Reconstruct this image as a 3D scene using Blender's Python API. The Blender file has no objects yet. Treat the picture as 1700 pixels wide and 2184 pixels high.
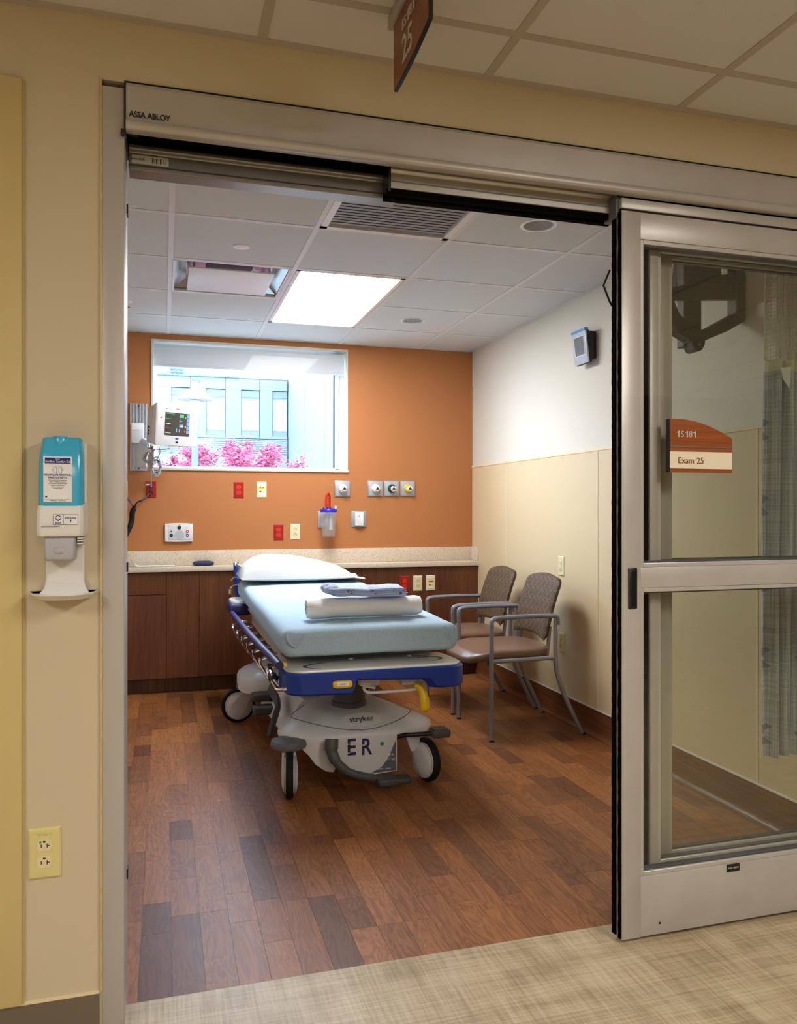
import bpy, bmesh, math, random
from mathutils import Vector, Matrix, noise
random.seed(7)
S = bpy.context.scene
COL = S.collection
PI = math.pi

# ---------------------------------------------------------------- camera
F_PX, CX, CY, YAW, EYE = 1703.0, 849.0, 1088.0, 0.2854, 1.255
cam = bpy.data.cameras.new('camera'); camo = bpy.data.objects.new('camera', cam); COL.objects.link(camo)
cam.sensor_fit = 'HORIZONTAL'; cam.sensor_width = 24.0; cam.lens = F_PX * 24.0 / 1700.0
cam.shift_x = (850 - CX) / 1700.0; cam.shift_y = (CY - 1092) / 1700.0
cam.clip_start = 0.02; cam.clip_end = 300
camo.location = (0, 0, EYE); camo.rotation_euler = (PI / 2, 0, -YAW)
S.camera = camo

# ---------------------------------------------------------------- world, exposure
SKY_STRENGTH = 9.0
ROOM_LAMP = 14.0
CORR_LAMP = 15.5
w = bpy.data.worlds.new('overcast sky'); S.world = w; w.use_nodes = True
bg = w.node_tree.nodes['Background']
bg.inputs[0].default_value = (0.60, 0.80, 1.0, 1); bg.inputs[1].default_value = SKY_STRENGTH
vs = S.view_settings
vs.view_transform = 'Standard'; vs.look = 'None'; vs.gamma = 1.0; vs.exposure = 1.0; vs.use_curve_mapping = False
S.cycles.transparent_max_bounces = 24
S.cycles.sample_clamp_indirect = 6.0

# ---------------------------------------------------------------- pixel to point helpers
def ray(px, py):
    a = (px - CX) / F_PX
    return Vector((a * math.cos(YAW) + math.sin(YAW), math.cos(YAW) - a * math.sin(YAW), (CY - py) / F_PX))
EYEV = Vector((0, 0, EYE))
def onY(px, py, y): r = ray(px, py); return EYEV + r * (y / r.y)
def onX(px, py, x): r = ray(px, py); return EYEV + r * (x / r.x)
def onZ(px, py, z): r = ray(px, py); return EYEV + r * ((z - EYE) / r.z)

# ---------------------------------------------------------------- materials
def lin(c):
    o = []
    for v in c:
        v /= 255.0
        o.append(v / 12.92 if v <= 0.04045 else ((v + 0.055) / 1.055) ** 2.4)
    return (*o, 1.0)
MATS = {}
def mat(name, rgb, rough=0.5, metal=0.0, spec=0.5, bump=None, var=None, coat=0.0, alpha=None):
    """bump=(scale, strength); var=(scale, rgb2, amount)"""
    if name in MATS: return MATS[name]
    m = bpy.data.materials.new(name); m.use_nodes = True
    nt = m.node_tree; b = nt.nodes['Principled BSDF']
    b.inputs['Base Color'].default_value = lin(rgb); b.inputs['Roughness'].default_value = rough
    b.inputs['Metallic'].default_value = metal; b.inputs['Specular IOR Level'].default_value = spec
    b.inputs['Coat Weight'].default_value = coat
    tc = nt.nodes.new('ShaderNodeTexCoord')
    if var:
        n = nt.nodes.new('ShaderNodeTexNoise'); n.inputs['Scale'].default_value = var[0]; n.inputs['Detail'].default_value = 4
        nt.links.new(tc.outputs['Object'], n.inputs['Vector'])
        mx = nt.nodes.new('ShaderNodeMix'); mx.data_type = 'RGBA'
        mr = nt.nodes.new('ShaderNodeMapRange'); mr.inputs[1].default_value = .35; mr.inputs[2].default_value = .65; mr.inputs[4].default_value = var[2]
        nt.links.new(n.outputs['Fac'], mr.inputs[0]); nt.links.new(mr.outputs[0], mx.inputs[0])
        mx.inputs[6].default_value = lin(rgb); mx.inputs[7].default_value = lin(var[1])
        nt.links.new(mx.outputs[2], b.inputs['Base Color'])
    if bump:
        n = nt.nodes.new('ShaderNodeTexNoise'); n.inputs['Scale'].default_value = bump[0]; n.inputs['Detail'].default_value = 3
        nt.links.new(tc.outputs['Object'], n.inputs['Vector'])
        bp = nt.nodes.new('ShaderNodeBump'); bp.inputs['Strength'].default_value = bump[1]; bp.inputs['Distance'].default_value = 0.002
        nt.links.new(n.outputs['Fac'], bp.inputs['Height']); nt.links.new(bp.outputs[0], b.inputs['Normal'])
    MATS[name] = m
    return m
def emit(name, rgb, strength):
    m = bpy.data.materials.new(name); m.use_nodes = True; nt = m.node_tree
    b = nt.nodes['Principled BSDF']; b.inputs['Base Color'].default_value = (*[min(.8, c * .8) for c in rgb], 1)
    b.inputs['Emission Color'].default_value = (*rgb, 1); b.inputs['Emission Strength'].default_value = strength
    MATS[name] = m; return m
def glass(name, tint, ior=1.45):
    m = bpy.data.materials.new(name); m.use_nodes = True; nt = m.node_tree; nt.nodes.remove(nt.nodes['Principled BSDF'])
    tr = nt.nodes.new('ShaderNodeBsdfTransparent'); tr.inputs[0].default_value = (*tint, 1)
    gl = nt.nodes.new('ShaderNodeBsdfGlossy'); gl.inputs['Roughness'].default_value = 0.0; gl.inputs[0].default_value = (1, 1, 1, 1)
    lw = nt.nodes.new('ShaderNodeLayerWeight'); f0 = ((ior - 1) / (ior + 1)) ** 2
    pw = nt.nodes.new('ShaderNodeMath'); pw.operation = 'POWER'; pw.inputs[1].default_value = 5; nt.links.new(lw.outputs['Facing'], pw.inputs[0])
    fr = nt.nodes.new('ShaderNodeMath'); fr.operation = 'MULTIPLY_ADD'; fr.inputs[1].default_value = 1 - f0; fr.inputs[2].default_value = f0; nt.links.new(pw.outputs[0], fr.inputs[0])
    mx = nt.nodes.new('ShaderNodeMixShader'); nt.links.new(fr.outputs[0], mx.inputs[0]); nt.links.new(tr.outputs[0], mx.inputs[1]); nt.links.new(gl.outputs[0], mx.inputs[2])
    nt.links.new(mx.outputs[0], nt.nodes['Material Output'].inputs[0]); MATS[name] = m; return m

class NT:
    """small helper for procedural node chains"""
    def __init__(s, m): s.t = m.node_tree; s.b = s.t.nodes.get('Principled BSDF')
    def n(s, kind, **kw):
        o = s.t.nodes.new(kind)
        for k, v in kw.items(): setattr(o, k, v)
        return o
    def l(s, a, b): s.t.links.new(a, b)
    def math(s, op, a, b=None, c=None):
        o = s.n('ShaderNodeMath', operation=op)
        for i, v in enumerate((a, b, c)):
            if v is None: continue
            if isinstance(v, (int, float)): o.inputs[i].default_value = v
            else: s.l(v, o.inputs[i])
        return o.outputs[0]
    def mix(s, f, a, b, blend='MIX'):
        o = s.n('ShaderNodeMix', data_type='RGBA', blend_type=blend)
        for i, v in ((0, f), (6, a), (7, b)):
            if isinstance(v, (int, float)): o.inputs[i].default_value = v
            elif isinstance(v, tuple): o.inputs[i].default_value = v
            else: s.l(v, o.inputs[i])
        return o.outputs[2]
    def noise(s, vec, scale, detail=3, rough=.5, dist=0):
        o = s.n('ShaderNodeTexNoise'); o.inputs['Scale'].default_value = scale; o.inputs['Detail'].default_value = detail
        o.inputs['Roughness'].default_value = rough; o.inputs['Distortion'].default_value = dist
        s.l(vec, o.inputs['Vector']); return o.outputs['Fac']
    def map(s, vec, scale=(1, 1, 1), loc=(0, 0, 0)):
        o = s.n('ShaderNodeMapping'); o.inputs['Scale'].default_value = scale; o.inputs['Location'].default_value = loc
        s.l(vec, o.inputs['Vector']); return o.outputs[0]
    def ramp(s, f, stops):
        o = s.n('ShaderNodeValToRGB'); e = o.color_ramp.elements
        while len(e) < len(stops): e.new(.5)
        for i, (p, c) in enumerate(stops): e[i].position = p; e[i].color = c
        s.l(f, o.inputs[0]); return o.outputs[0]
    def obj(s): return s.n('ShaderNodeTexCoord').outputs['Object']
    def bump(s, h, st, d=.001):
        o = s.n('ShaderNodeBump'); o.inputs['Strength'].default_value = st; o.inputs['Distance'].default_value = d
        s.l(h, o.inputs['Height']); s.l(o.outputs[0], s.b.inputs['Normal'])

def newmat(name, rough=.5, spec=.5):
    m = bpy.data.materials.new(name); m.use_nodes = True; MATS[name] = m
    n = NT(m); n.b.inputs['Roughness'].default_value = rough; n.b.inputs['Specular IOR Level'].default_value = spec
    return m, n

def wood_floor_mat(name, sc=1.0):
    m, n = newmat(name, .42, .35)
    oi = n.n('ShaderNodeObjectInfo'); r = oi.outputs['Random']
    off = n.n('ShaderNodeCombineXYZ'); n.l(n.math('MULTIPLY', r, 37.0), off.inputs[0]); n.l(n.math('MULTIPLY', r, 91.0), off.inputs[1])
    add = n.n('ShaderNodeVectorMath', operation='ADD'); n.l(n.obj(), add.inputs[0]); n.l(off.outputs[0], add.inputs[1]); v = add.outputs[0]
    base = n.ramp(r, [(0, lin((100, 60, 34))), (.15, lin((124, 76, 42))), (.45, lin((144, 90, 47))), (.75, lin((158, 102, 55))), (1, lin((132, 82, 43)))])
    g1 = n.noise(n.map(v, (70, 3.0, 1)), 1.5, 5, .6, .6)
    g2 = n.noise(n.map(v, (9, 1.6, 1)), 1.0, 3, .55, 2.2)
    rings = n.math('FRACT', n.math('MULTIPLY', g2, 9.0))
    rings = n.math('ABSOLUTE', n.math('SUBTRACT', rings, .5))
    g = n.math('ADD', n.math('MULTIPLY', g1, .65), n.math('MULTIPLY', rings, .5))
    dark = n.ramp(g, [(.30, (.60, .56, .53, 1)), (.62, (1.12, 1.1, 1.08, 1))])
    c = n.mix(1.0, base, dark, 'MULTIPLY')
    n.l(c, n.b.inputs['Base Color'])
    n.l(n.math('MULTIPLY_ADD', g1, .12, .36), n.b.inputs['Roughness'])
    n.bump(g1, .12, .0006)
    return m
def wood_panel_mat(name, c0, c1, c2, axis='Z', rough=.38, scale=1.0):
    m, n = newmat(name, rough, .45)
    s = {'Z': (55, 55, 1.8), 'X': (1.8, 55, 55), 'Y': (55, 1.8, 55)}[axis]
    s2 = {'Z': (6, 6, .5), 'X': (.5, 6, 6), 'Y': (6, .5, 6)}[axis]
    v = n.obj()
    g1 = n.noise(n.map(v, tuple(k * scale for k in s)), 1.5, 5, .6, .4)
    g2 = n.noise(n.map(v, tuple(k * scale for k in s2)), 1.3, 2, .5, .8)
    f = n.math('ADD', n.math('MULTIPLY', g1, .6), n.math('MULTIPLY', g2, .4))
    n.l(n.ramp(f, [(.35, lin(c0)), (.5, lin(c1)), (.66, lin(c2))]), n.b.inputs['Base Color'])
    return m
def speckle_mat(name):
    m, n = newmat(name, .35, .5)
    v = n.obj()
    a = n.noise(v, 160, 2); b2 = n.noise(n.map(v, (1, 1, 1), (5, 3, 2)), 420, 2); c2 = n.noise(n.map(v, (1, 1, 1), (9, 1, 7)), 230, 1)
    col = n.mix(n.math('GREATER_THAN', a, .60), lin((222, 209, 188)), lin((196, 178, 152)))
    col = n.mix(n.math('GREATER_THAN', b2, .66), col, lin((150, 128, 104)))
    col = n.mix(n.math('GREATER_THAN', c2, .70), col, lin((120, 98, 78)))
    n.l(col, n.b.inputs['Base Color']); return m
def weave_floor_mat(name):
    m, n = newmat(name, .42, .4)
    v = n.obj()
    fx = n.noise(n.map(v, (4, 130, 1)), 1.0, 4, .65); fy = n.noise(n.map(v, (130, 4, 1)), 1.0, 4, .65)
    px = n.noise(n.map(v, (2.2, 14, 1)), 1.0, 3, .6); py = n.noise(n.map(v, (14, 2.2, 1), (3, 3, 0)), 1.0, 3, .6)
    br = n.n('ShaderNodeTexBrick'); br.inputs['Color1'].default_value = (0, 0, 0, 1); br.inputs['Color2'].default_value = (1, 1, 1, 1)
    br.inputs['Mortar'].default_value = (.5, .5, .5, 1); br.inputs['Scale'].default_value = 1.0; br.inputs['Mortar Size'].default_value = .0
    br.inputs['Brick Width'].default_value = .305; br.inputs['Row Height'].default_value = .305; n.l(v, br.inputs['Vector'])
    t = n.n('ShaderNodeSeparateColor'); n.l(br.outputs['Color'], t.inputs[0])
    f = n.math('ADD', n.math('MULTIPLY', fx, .28), n.math('MULTIPLY', fy, .28))
    f = n.math('ADD', f, n.math('MULTIPLY', px, .24)); f = n.math('ADD', f, n.math('MULTIPLY', py, .24))
    f = n.math('ADD', f, n.math('MULTIPLY', n.math('SUBTRACT', t.outputs[0], .5), .03))
    n.l(n.ramp(f, [(.38, lin((128, 110, 82))), (.5, lin((170, 152, 120))), (.63, lin((204, 188, 158)))]), n.b.inputs['Base Color'])
    return m
def ring_fabric_mat(name):
    m, n = newmat(name, .55, .35)
    v = n.obj(); base = lin((72, 53, 33)); col = base
    for k, (off, c, r) in enumerate((((0, 0, 0), (138, 130, 108), .50), ((.5, .5, .5), (138, 92, 52), .46), ((.25, .0, .5), (126, 122, 104), .40), ((.75, .5, .0), (130, 96, 60), .34))):
        mp = n.map(v, (1, 17.5, 17.5), (0, off[1] + k * .13, off[2] + k * .21))
        fr = n.n('ShaderNodeVectorMath', operation='FRACTION'); n.l(mp, fr.inputs[0])
        sep = n.n('ShaderNodeSeparateXYZ'); n.l(fr.outputs[0], sep.inputs[0])
        y = n.math('SUBTRACT', sep.outputs[1], .5); z = n.math('SUBTRACT', sep.outputs[2], .5)
        d = n.math('SQRT', n.math('ADD', n.math('MULTIPLY', y, y), n.math('MULTIPLY', z, z)))
        ring = n.math('LESS_THAN', n.math('ABSOLUTE', n.math('SUBTRACT', d, r - .03)), .020)
        col = n.mix(n.math('MULTIPLY', ring, .45), col, lin(c))
    n.l(col, n.b.inputs['Base Color']); n.bump(n.noise(v, 260, 2), .2, .0006)
    return m
def dots_fabric_mat(name, base, c1, c2, scale, thr):
    m, n = newmat(name, .85, .2)
    v = n.obj(); a = n.noise(v, scale, 3, .6); b2 = n.noise(n.map(v, (1, 1, 1), (4, 7, 1)), scale * .33, 1)
    k = n.math('MULTIPLY', n.math('GREATER_THAN', a, thr), n.math('GREATER_THAN', b2, .56))
    k2 = n.math('MULTIPLY', n.math('GREATER_THAN', a, thr + .07), n.math('GREATER_THAN', b2, .56))
    col = n.mix(k, lin(base), lin(c1)); col = n.mix(k2, col, lin(c2))
    n.l(col, n.b.inputs['Base Color']); n.bump(n.noise(v, 300, 2), .2, .0006); return m
def curtain_mat(name):
    m, n = newmat(name, .9, .15)
    v = n.obj(); st = n.noise(n.map(v, (160, 160, 3)), 1.0, 3); st2 = n.noise(n.map(v, (3, 3, 150)), 1.0, 3)
    f = n.math('ADD', n.math('MULTIPLY', st, .6), n.math('MULTIPLY', st2, .4))
    col = n.ramp(f, [(.4, lin((150, 156, 172))), (.6, lin((205, 208, 212)))])
    # flower motifs: petals around lattice points in the plane of the cloth
    mp = n.map(v, (3.6, 0, 3.6), (.1, 0, .22)); fr = n.n('ShaderNodeVectorMath', operation='FRACTION'); n.l(mp, fr.inputs[0])
    sep = n.n('ShaderNodeSeparateXYZ'); n.l(fr.outputs[0], sep.inputs[0])
    x = n.math('SUBTRACT', sep.outputs[0], .5); z = n.math('SUBTRACT', sep.outputs[2], .5)
    d = n.math('SQRT', n.math('ADD', n.math('MULTIPLY', x, x), n.math('MULTIPLY', z, z)))
    ang = n.math('ARCTAN2', z, x)
    pet = n.math('MULTIPLY_ADD', n.math('ABSOLUTE', n.math('SINE', n.math('MULTIPLY', ang, 4.5))), .20, .13)
    k = n.math('MULTIPLY', n.math('LESS_THAN', d, pet), n.math('GREATER_THAN', d, .10))
    col = n.mix(n.math('MULTIPLY', k, .75), col, lin((96, 110, 148)))
    n.l(col, n.b.inputs['Base Color']); return m
def barcode_mat(name):
    m, n = newmat(name, .5)
    v = n.obj(); a = n.noise(n.map(v, (1, 0, 0)), 420, 1)
    n.l(n.mix(n.math('GREATER_THAN', a, .52), lin((205, 205, 200)), lin((25, 25, 25))), n.b.inputs['Base Color']); return m

wall_orange = mat('burnt orange paint', (184, 119, 70), .55, spec=.35, bump=(900, .06))
wall_cream = mat('cream paint', (222, 216, 202), .55, spec=.35, bump=(900, .06))
panel_cream = mat('cream wall protection sheet', (220, 200, 160), .42, spec=.4, bump=(600, .08))
panel_joint = mat('joint strip', (232, 214, 178), .4)
wall_corr = mat('tan corridor paint', (204, 191, 162), .5, spec=.4, bump=(700, .08))
corr_yellow = mat('yellow tan guard sheet', (206, 186, 128), .45, bump=(700, .08))
white_paint = mat('white paint', (228, 226, 222), .5)
ceil_tile = mat('mineral ceiling tile', (216, 215, 213), .85, spec=.2, bump=(500, .25), var=(300, (207, 206, 203), .6))
runner_m = mat('ceiling runner white', (218, 217, 214), .4)
alu = mat('clear anodised aluminium', (186, 181, 176), .38, metal=.22, spec=.5, var=(8, (170, 164, 158), .5))
alu_dark = mat('mill aluminium', (150, 148, 145), .32, metal=.8)
alu_bright = mat('bright aluminium', (205, 203, 200), .25, metal=.9)
chrome = mat('chrome', (225, 225, 228), .08, metal=1.0)
black = mat('black rubber', (14, 14, 14), .7, spec=.3)
black_pile = mat('black pile weatherstrip', (10, 9, 8), .95, spec=.05, bump=(900, .9))
black_plastic = mat('black plastic', (22, 22, 24), .35)
dark_void = mat('dark track cavity', (16, 14, 12), .8, spec=.2)
wood_floor = wood_floor_mat('vinyl wood plank')
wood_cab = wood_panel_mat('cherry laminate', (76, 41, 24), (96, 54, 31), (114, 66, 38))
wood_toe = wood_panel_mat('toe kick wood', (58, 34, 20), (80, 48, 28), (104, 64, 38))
wood_cove = wood_panel_mat('cove base wood vinyl', (84, 49, 28), (110, 67, 38), (132, 84, 48), axis='Y')
sign_wood = wood_panel_mat('cherry sign veneer', (104, 54, 26), (126, 68, 34), (146, 82, 44), axis='Y', rough=.35)
sign_wood_x = wood_panel_mat('cherry sign veneer across', (112, 56, 24), (140, 74, 34), (160, 92, 48), axis='X', rough=.35)
counter_m = speckle_mat('speckled solid surface')
corr_floor = weave_floor_mat('woven look vinyl')
base_rubber = mat('taupe rubber base', (112, 100, 82), .45)
ivory = mat('ivory plastic', (232, 222, 182), .35)
ivory_green = mat('aged ivory plastic', (216, 206, 140), .35)
ivory_face = mat('ivory receptacle', (226, 214, 168), .35)
red_plastic = mat('red plastic', (168, 26, 18), .3)
red_face = mat('red receptacle', (214, 58, 36), .35)
yellow_plastic = mat('yellow plastic', (238, 200, 20), .3)
white_plastic = mat('white plastic', (232, 231, 229), .35)
grey_plastic = mat('grey plastic', (170, 170, 174), .4)
slot_dark = mat('slot dark', (40, 30, 22), .6)
green_dot = mat('green plastic', (10, 150, 84), .4)
blue_btn = mat('blue plastic', (40, 60, 190), .35)
canister_blue = mat('blue canister lid', (24, 28, 190), .3)
teal = mat('teal enamel', (10, 66, 60), .4)
downlight_m = mat('satin reflector', (206, 206, 210), .3, metal=.35)
runner_k = mat('aged ceiling runner', (184, 176, 165), .5)
steel = mat('satin steel plate', (176, 178, 182), .42, metal=.6)
window_trim = mat('window trim', (214, 206, 190), .45)
shade_m = mat('roller shade cloth', (218, 216, 214), .8, spec=.2)
fab_ring = ring_fabric_mat('brown fabric with ring pattern')
vinyl_brown = mat('brown vinyl', (112, 84, 66), .33, spec=.5, bump=(300, .1))
chair_metal = mat('grey powder coat', (142, 140, 146), .38, metal=.35)
chair_arm = mat('grey armrest plastic', (116, 118, 128), .45)
sheet_blue = mat('light blue knit sheet', (182, 206, 224), .9, spec=.15, bump=(420, .5), var=(220, (160, 188, 204), .7))
pillow_white = mat('white pillowcase', (208, 211, 211), .8, spec=.2, bump=(30, .25))
towel_white = mat('white towelling', (238, 237, 236), .95, spec=.1, bump=(260, .6))
gown_m = dots_fabric_mat('pale blue gown cloth', (186, 200, 236), (120, 84, 84), (60, 60, 96), 70, .585)
str_white = mat('light grey shroud plastic', (210, 211, 213), .38, spec=.45)
str_top = mat('off white panel', (222, 220, 216), .4)
str_blue = mat('royal blue plastic', (16, 54, 152), .38)
str_navy = mat('navy plastic', (34, 34, 96), .4)
str_dark = mat('charcoal plastic', (70, 70, 72), .5)
str_grey = mat('mid grey plastic', (96, 96, 98), .5)
ink = mat('dark ink', (30, 32, 62), .6)
ink_grey = mat('grey ink', (84, 84, 86), .5)
ink_blue = mat('blue ink', (16, 24, 120), .5)
label_white = mat('white label', (236, 238, 240), .5)
slate = mat('slate label', (92, 98, 108), .5)
gel_blue = mat('blue gel bottle', (58, 178, 222), .22, spec=.6)
sign_ivory = mat('ivory insert', (226, 214, 188), .5)
sign_letter = mat('satin letter', (196, 190, 184), .4)
brown_letter = mat('brown letter', (120, 64, 28), .5)
edge_black = mat('black edge', (20, 12, 8), .5)
win_glass = glass('window glass', (.97, .985, 1.0), 1.14)
door_glass = glass('door glass', (.945, .95, .925), 1.5)
clear_plastic = glass('clear plastic', (.97, .98, .98), 1.35)
def _frost(m, k):
    nt = m.node_tree; out = nt.nodes['Material Output']; prev = out.inputs[0].links[0].from_socket
    df = nt.nodes.new('ShaderNodeBsdfTranslucent'); df.inputs[0].default_value = (.9, .92, .95, 1); d2 = nt.nodes.new('ShaderNodeBsdfDiffuse'); d2.inputs[0].default_value = (.9, .92, .95, 1)
    m0 = nt.nodes.new('ShaderNodeMixShader'); nt.links.new(df.outputs[0], m0.inputs[1]); nt.links.new(d2.outputs[0], m0.inputs[2])
    m1 = nt.nodes.new('ShaderNodeMixShader'); m1.inputs[0].default_value = k; nt.links.new(prev, m1.inputs[1]); nt.links.new(m0.outputs[0], m1.inputs[2]); nt.links.new(m1.outputs[0], out.inputs[0])
_frost(clear_plastic, .14)
mon_screen = None

# ---------------------------------------------------------------- mesh helpers
def T(v): return Vector(v)
def box(bm, x0, x1, y0, y1, z0, z1, M=None):
    vs_ = [Vector((x, y, z)) for x in (x0, x1) for y in (y0, y1) for z in (z0, z1)]
    if M: vs_ = [M @ v for v in vs_]
    v = [bm.verts.new(p) for p in vs_]
    for f in ((0, 1, 3, 2), (4, 6, 7, 5), (0, 4, 5, 1), (2, 3, 7, 6), (0, 2, 6, 4), (1, 5, 7, 3)):
        bm.faces.new([v[i] for i in f])
    return v
def bmbox(*a, r=0, seg=2, M=None):
    bm = bmesh.new(); box(bm, *a)
    if r:
        bmesh.ops.bevel(bm, geom=list(bm.edges), offset=r, segments=seg, profile=.5, affect='EDGES')
    if M: bmesh.ops.transform(bm, matrix=M, verts=bm.verts)
    return bm
def addbox(bm, *a, r=0, seg=2, M=None):
    if not r: box(bm, *a, M=M); return bm
    b = bmbox(*a, r=r, seg=seg, M=M); me = bpy.data.meshes.new('t'); b.to_mesh(me); b.free(); bm.from_mesh(me); bpy.data.meshes.remove(me); return bm
def ring_faces(bm, rings, closed=True, caps=(True, True)):
    n = len(rings[0])
    for a, b in zip(rings, rings[1:]):
        for i in range(n if closed else n - 1):
            j = (i + 1) % n
            try: bm.faces.new((a[i], a[j], b[j], b[i]))
            except ValueError: pass
    if caps[0]: bm.faces.new(list(reversed(rings[0])))
    if caps[1]: bm.faces.new(rings[-1])
def smooth_path(pts, sub=6):
    pts = [Vector(p) for p in pts]
    if len(pts) < 3: return pts
    out = []
    for i in range(len(pts) - 1):
        p0 = pts[max(i - 1, 0)]; p1 = pts[i]; p2 = pts[i + 1]; p3 = pts[min(i + 2, len(pts) - 1)]
        for k in range(sub):
            t = k / sub
            out.append(.5 * ((2 * p1) + (p2 - p0) * t + (2 * p0 - 5 * p1 + 4 * p2 - p3) * t * t + (3 * p1 - p0 - 3 * p2 + p3) * t ** 3))
    out.append(pts[-1]); return out
def round_path(pts, r=.03, n=5):
    pts = [Vector(p) for p in pts]; out = [pts[0]]
    for a, b, c in zip(pts, pts[1:], pts[2:]):
        u = (a - b); v = (c - b); rr = min(r, u.length * .48, v.length * .48); u.normalize(); v.normalize()
        p, q = b + u * rr, b + v * rr
        for k in range(n + 1):
            t = k / n; out.append((1 - t) ** 2 * p + 2 * t * (1 - t) * b + t * t * q)
    out.append(pts[-1]); return out
def tube(bm, pts, r, n=10, flat=None, caps=True):
    """r: number or list of radii; flat=(side, up) scales the section"""
    pts = [Vector(p) for p in pts]; m = len(pts)
    rs = r if isinstance(r, (list, tuple)) else [r] * m
    rings = []; up = None
    for i, p in enumerate(pts):
        d = (pts[min(i + 1, m - 1)] - pts[max(i - 1, 0)]).normalized()
        if up is None:
            up = Vector((0, 0, 1)) if abs(d.z) < .9 else Vector((1, 0, 0))
        s = d.cross(up).normalized(); up = s.cross(d).normalized()
        fx, fy = flat or (1, 1)
        rings.append([bm.verts.new(p + (s * math.cos(2 * PI * k / n) * fx + up * math.sin(2 * PI * k / n) * fy) * rs[i]) for k in range(n)])
    ring_faces(bm, rings, True, (caps, caps)); return bm
def bmtube(pts, r, n=10, flat=None): return tube(bmesh.new(), pts, r, n, flat)
def lathe(bm, prof, n=24, M=None, caps=(True, True)):
    """prof: list of (radius, height) along local z"""
    rings = []
    for rr, z in prof:
        rings.append([bm.verts.new((M or Matrix()) @ Vector((rr * math.cos(2 * PI * k / n), rr * math.sin(2 * PI * k / n), z))) for k in range(n)])
    ring_faces(bm, rings, True, caps); return bm
def bmlathe(prof, n=24, M=None): return lathe(bmesh.new(), prof, n, M)
def prism(bm, poly, axis, a, b):
    """extrude a 2D polygon along an axis; poly in the other two axes in xyz order"""
    def P(u, v, w):
        return {'X': (w, u, v), 'Y': (u, w, v), 'Z': (u, v, w)}[axis]
    r0 = [bm.verts.new(P(u, v, a)) for u, v in poly]; r1 = [bm.verts.new(P(u, v, b)) for u, v in poly]
    ring_faces(bm, [r0, r1]); return bm
def bmprism(poly, axis, a, b): return prism(bmesh.new(), poly, axis, a, b)
def superq(bm, c, r, e1=.4, e2=.4, nu=28, nv=16, M=None):
    def sp(w, e): return math.copysign(abs(w) ** e, w)
    rings = []
    for j in range(1, nv):
        ph = -PI / 2 + PI * j / nv
        ring = []
        for i in range(nu):
            th = 2 * PI * i / nu
            p = Vector((r[0] * sp(math.cos(ph), e1) * sp(math.cos(th), e2), r[1] * sp(math.cos(ph), e1) * sp(math.sin(th), e2), r[2] * sp(math.sin(ph), e1)))
            p = p + Vector(c)
            ring.append(bm.verts.new(M @ p if M else p))
        rings.append(ring)
    ring_faces(bm, rings); return bm
def rotM(axis, ang, pivot=(0, 0, 0)):
    return Matrix.Translation(pivot) @ Matrix.Rotation(ang, 4, axis) @ Matrix.Translation(-Vector(pivot))
AX_Y = Matrix.Rotation(PI / 2, 4, 'X')     # lathe axis z -> -y (towards the viewer of a wall)

def mk(name, bm, m, parent=None, smooth=None, bev=0, mesh=None):
    if mesh is None:
        bmesh.ops.recalc_face_normals(bm, faces=bm.faces)
        me = bpy.data.meshes.new(name); bm.to_mesh(me); bm.free(); me.materials.append(m)
        if smooth is None: smooth = len(me.polygons) > 14
        if smooth:
            me.polygons.foreach_set('use_smooth', [True] * len(me.polygons))
            try: me.set_sharp_from_angle(angle=math.radians(38))
            except Exception: pass
    else: me = mesh
    o = bpy.data.objects.new(name, me); COL.objects.link(o)
    if parent is not None: o.parent = parent
    if bev:
        md = o.modifiers.new('bevel', 'BEVEL'); md.width = bev; md.segments = 2; md.limit_method = 'ANGLE'
    return o
def recenter(o):
    """move the origin of a one-mesh thing to the middle of its base"""
    vs_ = [v.co for v in o.data.vertices]
    c = Vector(((min(v.x for v in vs_) + max(v.x for v in vs_)) / 2, (min(v.y for v in vs_) + max(v.y for v in vs_)) / 2, min(v.z for v in vs_)))
    o.data.transform(Matrix.Translation(-c)); o.location = c; return o
def tag(o, label, cat, group=None, kind=None):
    o['label'] = label; o['category'] = cat
    if group: o['group'] = group
    if kind: o['kind'] = kind
    return o
def thing(name, label, cat, loc=(0, 0, 0), rotz=0, group=None, kind=None):
    o = bpy.data.objects.new(name, None); COL.objects.link(o); o.empty_display_size = .05
    o.location = loc; o.rotation_euler = (0, 0, rotz); return tag(o, label, cat, group, kind)
def struct(name, bm, m, label, cat, parent=None, **k):
    o = mk(name, bm, m, parent, **k); return tag(o, label, cat, kind='structure')
def text_mesh(body, size, depth=.0006, spacing=1.0, align='CENTER', bold=0.0, shear=0):
    cu = bpy.data.curves.new('lettering', 'FONT'); cu.body = body; cu.size = size; cu.extrude = depth / 2
    cu.align_x = align; cu.align_y = 'CENTER'; cu.space_character = spacing; cu.offset = bold; cu.shear = shear
    cu.resolution_u = 3
    o = bpy.data.objects.new('tmp', cu); COL.objects.link(o)
    dg = bpy.context.evaluated_depsgraph_get(); me = bpy.data.meshes.new_from_object(o.evaluated_get(dg))
    bpy.data.objects.remove(o); bpy.data.curves.remove(cu); return me
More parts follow.
